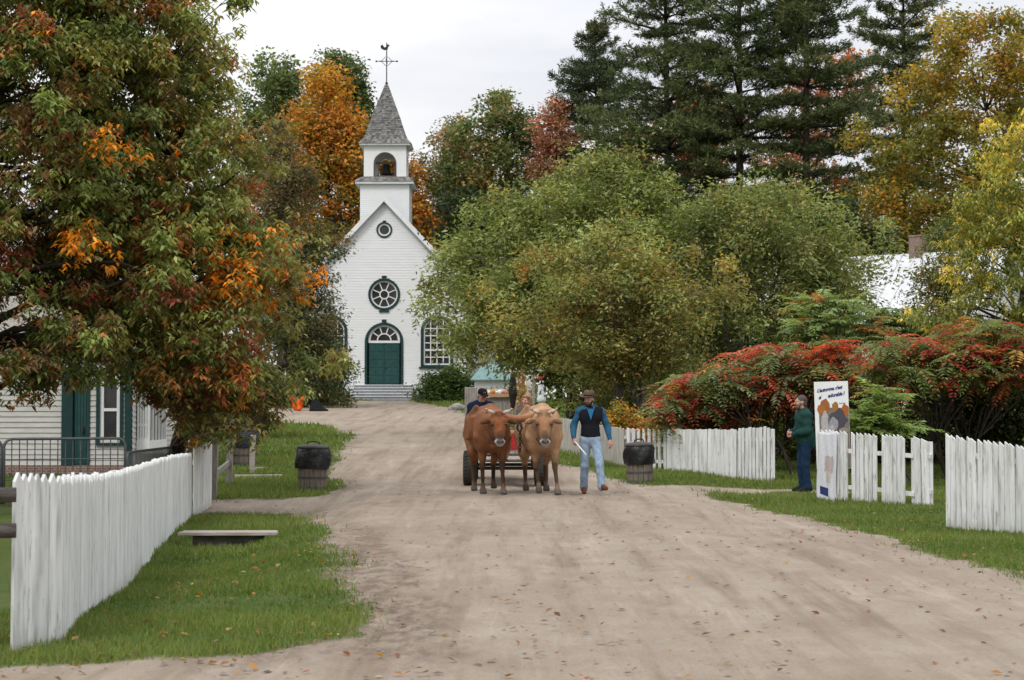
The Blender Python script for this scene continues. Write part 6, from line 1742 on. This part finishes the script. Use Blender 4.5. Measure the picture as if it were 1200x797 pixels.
def head_prims(pr, c, yaw, pitch, col, s=1.0, roll=0):
    Rm = Euler((pitch, roll, yaw)).to_matrix()
    def h(x, y, z): v = Rm @ Vector((x*s, y*s, z*s)); return (c[0]+v.x, c[1]+v.y, c[2]+v.z)
    eu = (pitch, roll, yaw)
    lips = (col[0]*.75, col[1]*.5, col[2]*.5)
    pr += [('e', h(0, .015, .03), (.076*s, .095*s, .098*s), eu, col, .03), ('e', h(0, -.01, -.05), (.060*s, .075*s, .075*s), eu, col, .03), ('c', h(0, -.055, -.095), .030*s, h(0, -.045, -.09), .03*s, col, .02),
           ('c', h(0, -.088, .02), .012*s, h(0, -.112, -.022), .0155*s, col, .012), ('c', h(-.035, -.082, .034), .013*s, h(.035, -.082, .034), .013*s, col, .015),
           ('c', h(-.02, -.088, -.058), .008*s, h(.02, -.088, -.058), .008*s, lips, .006)]
    for sx in (-1, 1): pr.append(('e', h(sx*.076, .015, .0), (.012*s, .022*s, .033*s), eu, col, .01)); pr.append(('e', h(sx*.038, -.07, -.02), (.022*s, .02*s, .022*s), eu, col, .02))
    return h, eu

def figure(name_label, loc, rz, J, cfg):
    root = empty('person', loc, rz); tag(root, name_label, 'person')
    sk = cfg.get('skin', SK); s = cfg.get('s', 1.0)
    pr = []
    h, eu = head_prims(pr, J['head'], cfg.get('yaw', 0), cfg.get('pitch', 0), sk, s, cfg.get('roll', 0))
    pr.append(('c', h(0, .02, -.06), .055*s, J['neck'], .058*s, sk, .03))
    mid = lambda a, b, t=.5: tuple(x*(1-t) + y*t for x, y in zip(a, b))
    ch = mid(J['neck'], J['pelvis'], .28); wa = mid(J['neck'], J['pelvis'], .68)
    pr += [('e', ch, (.155*s, .10*s, .19*s), J.get('trot'), sk, .05), ('e', wa, (.135*s, .095*s, .16*s), J.get('trot'), sk, .05), ('e', J['pelvis'], (.15*s, .105*s, .12*s), None, sk, .05)]
    for S in 'LR':
        sh, el, wr = J['sh'+S], J['el'+S], J['wr'+S]
        pr += [('c', mid(J['neck'], sh, .35), .06*s, sh, .058*s, sk, .05), ('c', sh, .055*s, el, .040*s, sk, .03), ('c', el, .040*s, wr, .027*s, sk, .03)]
        hd = J.get('hd'+S) or tuple(np.array(wr) - np.array(el)); hand(pr, wr, hd, J['pm'+S], J.get('cu'+S, .55), 1 if S == 'L' else -1, sk, s)
        hip, kn, an, toe = J['hip'+S], J['kn'+S], J['an'+S], J['toe'+S]
        pr += [('c', hip, .085*s, kn, .052*s, sk, .05), ('c', kn, .052*s, an, .036*s, sk, .03), ('c', an, .036*s, toe, .028*s, sk, .02)]
    solid('body', pr, .0075, M['skin'], root, .03, tau=.008)
    # eyes
    for sx in (-1, 1):
        m = MB(); m.col = (.5, .46, .42); m.sphere(h(sx*.032, -.078, .012), .0105*s, 10); e = m.build('eye', M['attr'], root, smooth=True)
        m = MB(); m.col = (.03, .02, .015); m.sphere(h(sx*.032, -.0855, .012), .0055*s, 8); m.build('iris', M['attr'], e, smooth=True)
    # trousers
    tc = cfg['trousers']; tp = [('e', vadd(J['pelvis'], (0, 0, .02)), (.172*s, .130*s, .14*s), None, tc, .05)]
    for S in 'LR':
        hip, kn, an = J['hip'+S], J['kn'+S], J['an'+S]
        tp += [('c', hip, .10*s, kn, .072*s, tc, .045), ('c', kn, .072*s, an, cfg.get('cuff', .062)*s, tc, .03), ('c', an, cfg.get('cuff', .062)*s, vadd(an, (0, .0, -.015)), .066*s, tc, .02)]
    solid('trousers', tp, .011, M['denim'], root, .04, wrinkle=(.006, 28))
    # shoes
    for S in 'LR':
        an, toe = Vector(J['an'+S]), Vector(J['toe'+S]); bc = cfg['boots']; dd = (toe - an); dd.z = dd.z * .5
        heel = an - Vector((dd.x, dd.y, 0)).normalized() * .05; 
        sp_ = [('c', tuple(an + Vector((0, 0, .03))), .052*s, tuple((an*.6 + toe*.4)), .045*s, bc, .03), ('c', tuple(an + Vector((heel.x - an.x, heel.y - an.y, -.035))), .042*s, tuple(toe), .034*s, bc, .02), ('c', tuple(an*.4 + toe*.6), .044*s, tuple(toe), .036*s, bc, .02)]
        solid('boot', sp_, .011, M['cloth'], root, .03)
    # shirt
    if cfg.get('shirt'):
        c = cfg['shirt']; f = cfg.get('bulk', 1.0)
        q = [] if cfg.get('hem') is None else [('e', vadd(J['pelvis'], (0, 0, cfg['hem'])), (.165*s*f, .125*s*f, .11*s), None, c, .05)]
        q += [('e', ch, (.172*s*f, .122*s*f, .21*s), J.get('trot'), c, .05), ('e', wa, (.152*s*f, .118*s*f, .18*s), J.get('trot'), c, .05), ('c', vadd(J['neck'], (0, 0, -.02)), .072*s, vadd(J['neck'], (0, 0, .012)), .066*s, c, .03)]
        for S in 'LR':
            sh, el, wr = J['sh'+S], J['el'+S], J['wr'+S]
            q += [('c', mid(J['neck'], sh, .35), .075*s, sh, .075*s*f, c, .05), ('c', sh, .074*s*f, el, .060*s*f, c, .035), ('c', el, .060*s*f, mid(el, wr, .96), .046*s*f, c, .03)]
        solid(cfg.get('shirt_name', 'shirt'), q, .011, M['cloth'], root, .04, wrinkle=(.008, 24))
    return root, h, eu, ch, wa, mid

def hair_cap(root, h, eu, col, s=1.0, long=False, name='hair'):
    q = [('e', h(0, .028, .045), (.082*s, .098*s, .095*s), eu, col, .02), ('e', h(0, .06, -.02), (.074*s, .062*s, .085*s), eu, col, .02)]
    if long:
        for sx in (-1, 1): q += [('c', h(sx*.062, .0, .05), .045*s, h(sx*.085, .01, -.14), .035*s, col, .02), ('c', h(sx*.05, .06, .02), .05*s, h(sx*.06, .06, -.18), .04*s, col, .02)]
        q += [('c', h(-.04, -.055, .085), .030*s, h(.05, -.05, .09), .034*s, col, .02)]
    a = Euler(eu).to_matrix() @ Vector((0, -1, .35)); p = h(0, -.058 if not long else -.08, .06)
    return solid(name, q, .007, M['hair'], root, .02, wrinkle=(.003, 60))

def beard(root, h, eu, col, s=1.0):
    q = [('e', h(0, -.055, -.088), (.052*s, .045*s, .042*s), eu, col, .02), ('c', h(-.03, -.094, -.044), .009*s, h(.03, -.094, -.044), .009*s, col, .008)]
    for sx in (-1, 1): q.append(('c', h(sx*.064, -.01, -.015), .016*s, h(sx*.045, -.05, -.08), .026*s, col, .02))
    return solid('beard', q, .006, M['hair'], root, .015, wrinkle=(.002, 90))

# --- walking drover
wp = G(693, 578); Wp = (P(692, 520, 33.1).x, 33.1, gzf(1.4, 33.1))
J = dict(pelvis=(0, .0, .96), neck=(-.01, -.02, 1.51), head=(-.03, -.04, 1.655), shL=(.19, 0, 1.45), shR=(-.19, -.01, 1.45), elL=(.30, .06, 1.19), elR=(-.30, .05, 1.19), wrL=(.345, -.02, .955), wrR=(-.30, -.10, .975),
         pmL=(-.6, .8, 0), pmR=(.6, .8, 0), hdR=(.10, -.45, -.8), cuR=1.0, cuL=.6, hipL=(.095, 0, .93), hipR=(-.095, 0, .93), knL=(.135, -.20, .53), knR=(-.10, .02, .50), anL=(.175, -.24, .145), anR=(-.10, .20, .10), toeL=(.235, -.39, .115), toeR=(-.11, .03, .03))
root, h, eu, ch, wa, mid = figure('man in brown felt hat, blue shirt and black vest walking beside the tan ox', Wp, .05, J, dict(trousers=(.27, .36, .47), boots=(.14, .05, .028), shirt=(.030, .105, .185), yaw=-.45, pitch=.10, bulk=.96, cuff=.07))
V = (.012, .014, .019)
solid('vest', [('e', ch, (.186, .136, .215), None, V, .05), ('e', wa, (.168, .138, .18), None, V, .05), ('e', (0, 0, 1.03), (.175, .135, .085), None, V, .05), ('c', (-.155, -.005, 1.45), .088, (.155, -.005, 1.45), .088, V, .05), ('e', (-.085, -.01, 1.36), (.115, .13, .13), None, V, .05), ('e', (.085, -.01, 1.36), (.115, .13, .13), None, V, .05)], .011, M['cloth'], root, .04, wrinkle=(.003, 22), cut=[(0, 0, .965, 0, 0, -1)])
m = MB(); m.col = (.03, .15, .28); yv = -.185
m.add([(-.075, yv + .04, 1.50), (.055, yv + .04, 1.50), (-.01, yv + .018, 1.30), (-.075, yv + .02, 1.50), (.055, yv + .02, 1.50), (-.01, yv + .0, 1.30)], [(0, 1, 2), (3, 5, 4), (0, 2, 5, 3), (1, 4, 5, 2), (0, 3, 4, 1)]); m.build('shirt_front', M['cloth'], root)
m = MB(); m.col = (.03, .13, .24)
for sx in (-1, 1): m.add([(sx*.015 - .01, -.115, 1.49), (sx*.085 - .01, -.075, 1.52), (sx*.07 - .01, -.02, 1.57), (sx*.03 - .01, -.085, 1.555), (sx*.015-.01, -.10, 1.485), (sx*.085-.01, -.06, 1.515), (sx*.07-.01, -.01, 1.565), (sx*.03-.01, -.07, 1.55)], [(0,1,2,3), (7,6,5,4), (0,4,5,1), (1,5,6,2), (2,6,7,3), (3,7,4,0)])
m.build('collar', M['cloth'], root)
beard(root, h, eu, (.022, .013, .010)); hair_cap(root, h, eu, (.02, .012, .01), .97)
def felt_hat(root, h, eu, c):
    Rm = Euler(eu).to_matrix().to_4x4(); m = MB(); m.col = c
    wob = lambda a, i: 0
    prof = [(.088, .0), (.125, .004), (.165, .012), (.178, .022), (.176, .030), (.16, .022), (.12, .016), (.098, .018), (.094, .06), (.086, .105), (.06, .122), (.02, .112), (.001, .108)]
    b = len(m.v); m.lathe(prof, seg=36, cap=False)
    for i, (x, y, z) in enumerate(m.v):
        rr = math.hypot(x, y); z2 = z
        if rr > .1 and z < .04: z2 += 1.5 * (abs(x) - .06) * max(0, abs(x) - .06) - .9 * max(0, abs(y) - .09) ** 1.4 * .4
        if z > .08: z2 -= .02 * math.exp(-(x / .025) ** 2)
        m.v[i] = (x, y * 1.12, z2)
    m.v = [tuple(Vector(h(0, .012, .052)) + Rm.to_3x3() @ Vector(p)) for p in m.v]
    hat = m.build('hat', M['cloth'], root, smooth=True); so_ = hat.modifiers.new('thickness', 'SOLIDIFY'); so_.thickness = .004
    m = MB(); m.col = (.02, .014, .012); m.lathe([(.0985, .02), (.0975, .045)], seg=36, cap=False); m.v = [tuple(Vector(h(0, .012, .052)) + Rm.to_3x3() @ Vector((x, y*1.12, z))) for x, y, z in m.v]; m.build('hat_band', M['cloth'], hat, smooth=True)
felt_hat(root, h, eu, (.115, .078, .055))
m = MB(); m.tube([(-.105, 0, .985), (.105, .0, .985)], .002, 4)
# white goad held in his right hand
hw_ = Matrix.Translation(Vector(Wp)) @ Matrix.Rotation(.05, 4, 'Z')
a = hw_ @ Vector((-.315, -.10, .96)); b = hw_ @ Vector((-.115, -.42, .70)); m = MB(); m.tube([a - a, (b - a) * .5, b - a], [.014, .013, .012], 8)
o = m.build('stick', pmat('white_stick', (.75, .75, .74), (.68, .68, .67), 6, .4, .3), smooth=True); o.location = a; tag(o, 'short white stick held in the walking man\'s right hand', 'stick')

# --- man waiting by the fence, in profile
_q = G(942, 577); Sp = (_q.x, _q.y, _q.z)
J = dict(pelvis=(0, .02, .93), neck=(0, .0, 1.475), head=(0, -.055, 1.63), shL=(.185, .0, 1.40), shR=(-.185, .0, 1.40), elL=(.245, -.02, 1.12), elR=(-.245, -.02, 1.12), wrL=(.075, -.22, 1.06), wrR=(-.075, -.23, 1.09),
         pmL=(-.2, .9, 0), pmR=(.2, .9, 0), cuL=.6, cuR=.7, hipL=(.09, .02, .90), hipR=(-.09, .02, .90), knL=(.10, -.01, .49), knR=(-.10, -.015, .49), anL=(.10, .04, .09), anR=(-.10, .02, .09), toeL=(.12, -.13, .035), toeR=(-.12, -.15, .035))
root, h, eu, ch, wa, mid = figure('bearded grey-haired man in a dark green jacket standing in profile left of the poster', Sp, -1.35, J, dict(trousers=(.012, .030, .065), boots=(.02, .02, .022), shirt=(.016, .052, .045), shirt_name='jacket', bulk=1.18, hem=.0, yaw=-.1, pitch=.02, cuff=.07))
jk = (.016, .055, .042); 
solid('jacket_skirt', [('e', (0, .02, .98), (.20, .165, .16), None, jk, .05), ('e', (0, .03, 1.1), (.195, .155, .18), None, jk, .05), ('c', (0, .08, 1.0), .13, (0, .11, .86), .11, jk, .05)], .012, M['cloth'], root, .04, wrinkle=(.005, 24), cut=[(0, 0, .80, 0, 0, -1)])
m = MB(); m.col = (.012, .035, .035); m.lathe([(.075, 1.46), (.082, 1.52), (.076, 1.525), (.068, 1.47)], (0, -.005, 0), 20, False); m.build('collar', M['cloth'], root, smooth=True)
m = MB(); m.col = (.5, .5, .48); m.box(-.215, -.205, -.06, .0, 1.31, 1.345); m.build('sleeve_badge', M['attr'], root)
beard(root, h, eu, (.10, .085, .075)); hair_cap(root, h, eu, (.075, .065, .06))

root.scale = (1.06, 1.06, 1.06)
# --- man in cap on the cart
sx0 = P(556, 470, 37.3).x; Cp = (sx0, 37.35, CG)
J = dict(pelvis=(0, .05, 1.18), neck=(.03, -.06, 1.70), head=(.045, -.12, 1.835), shL=(.215, -.04, 1.63), shR=(-.165, -.04, 1.62), elL=(.27, -.14, 1.38), elR=(-.22, -.10, 1.34), wrL=(.18, -.33, 1.25), wrR=(-.215, -.16, 1.08), pmL=(-.3, .2, -.9), pmR=(.9, .2, 0), cuL=.7, cuR=.5,
         hipL=(.10, .0, 1.14), hipR=(-.10, .0, 1.14), knL=(.13, -.42, 1.10), knR=(-.12, -.42, 1.08), anL=(.13, -.50, .72), anR=(-.12, -.47, .72), toeL=(.14, -.64, .70), toeR=(-.12, -.60, .70))
Cp = (sx0 + .10, 37.35, CG - .07)
root, h, eu, ch, wa, mid = figure('man in black cap and navy sweater riding on the left side of the cart', Cp, .12, J, dict(trousers=(.02, .025, .04), boots=(.03, .02, .018), shirt=(.008, .018, .042), shirt_name='sweater', hem=.06, bulk=1.12, yaw=.35, pitch=.22, skin=(.40, .20, .14)))
hair_cap(root, h, eu, (.03, .02, .015), .97)
m = MB(); m.col = (.012, .011, .012); Rm = Euler(eu).to_matrix(); m.lathe([(.092, 0), (.094, .03), (.085, .07), (.055, .098), (.001, .106)], seg=28, cap=False); cap_v = [(x, y*1.12, z) for x, y, z in m.v]
m.v = [tuple(Vector(h(0, .012, .04)) + Rm @ Vector(p)) for p in cap_v]; cp = m.build('cap', M['cloth'], root, smooth=True)
m = MB(); m.col = (.012, .011, .012); n = 10
for lay in (0, .006):
    pts = [(.085*math.cos(math.pi*i/n), -.07 - .03*math.sin(math.pi*i/n), .005 - lay) for i in range(n+1)]; pts2 = [(.085*math.cos(math.pi*i/n), -.09 - .095*math.sin(math.pi*i/n), -.008 - .012*math.sin(math.pi*i/n) - lay) for i in range(n+1)]
    m.add([tuple(Vector(h(0, .012, .04)) + Rm @ Vector(p)) for p in pts + pts2], [(i, i+1, n+2+i, n+1+i) for i in range(n)])
m.build('cap_peak', M['cloth'], cp, smooth=True)
m = MB(); m.col = (.45, .22, .18); m.add([tuple(Vector(h(0, .012, .04)) + Rm @ Vector(p)) for p in ((-.02, -.1045, .03), (.022, -.1045, .03), (.022, -.096, .058), (-.02, -.096, .058))], [(0, 1, 2, 3)]); m.build('cap_badge', M['attr'], cp)

# --- woman on the cart behind the tan ox
wx = P(619, 466, 37.5).x; Wc = (wx, 37.5, CG - .12)
J = dict(pelvis=(0, .06, 1.18), neck=(-.02, -.03, 1.66), head=(-.035, -.07, 1.79), shL=(.16, 0, 1.58), shR=(-.17, 0, 1.57), elL=(.21, -.10, 1.34), elR=(-.22, -.10, 1.34), wrL=(.10, -.28, 1.22), wrR=(-.10, -.28, 1.22), pmL=(0, 0, -1), pmR=(0, 0, -1), cuL=.5, cuR=.5,
         hipL=(.09, .0, 1.14), hipR=(-.09, .0, 1.14), knL=(.11, -.42, 1.10), knR=(-.11, -.42, 1.08), anL=(.12, -.48, .72), anR=(-.12, -.47, .72), toeL=(.13, -.62, .70), toeR=(-.12, -.60, .70))
root, h, eu, ch, wa, mid = figure('woman with light brown hair riding on the cart behind the tan ox', Wc, 0, J, dict(trousers=(.05, .06, .10), boots=(.04, .03, .028), shirt=(.10, .09, .09), hem=.06, yaw=-.45, pitch=.12, roll=.22, skin=(.55, .29, .22), s=.97))
hair_cap(root, h, eu, (.30, .18, .09), 1.02, True)
bpy.context.view_layer.update()
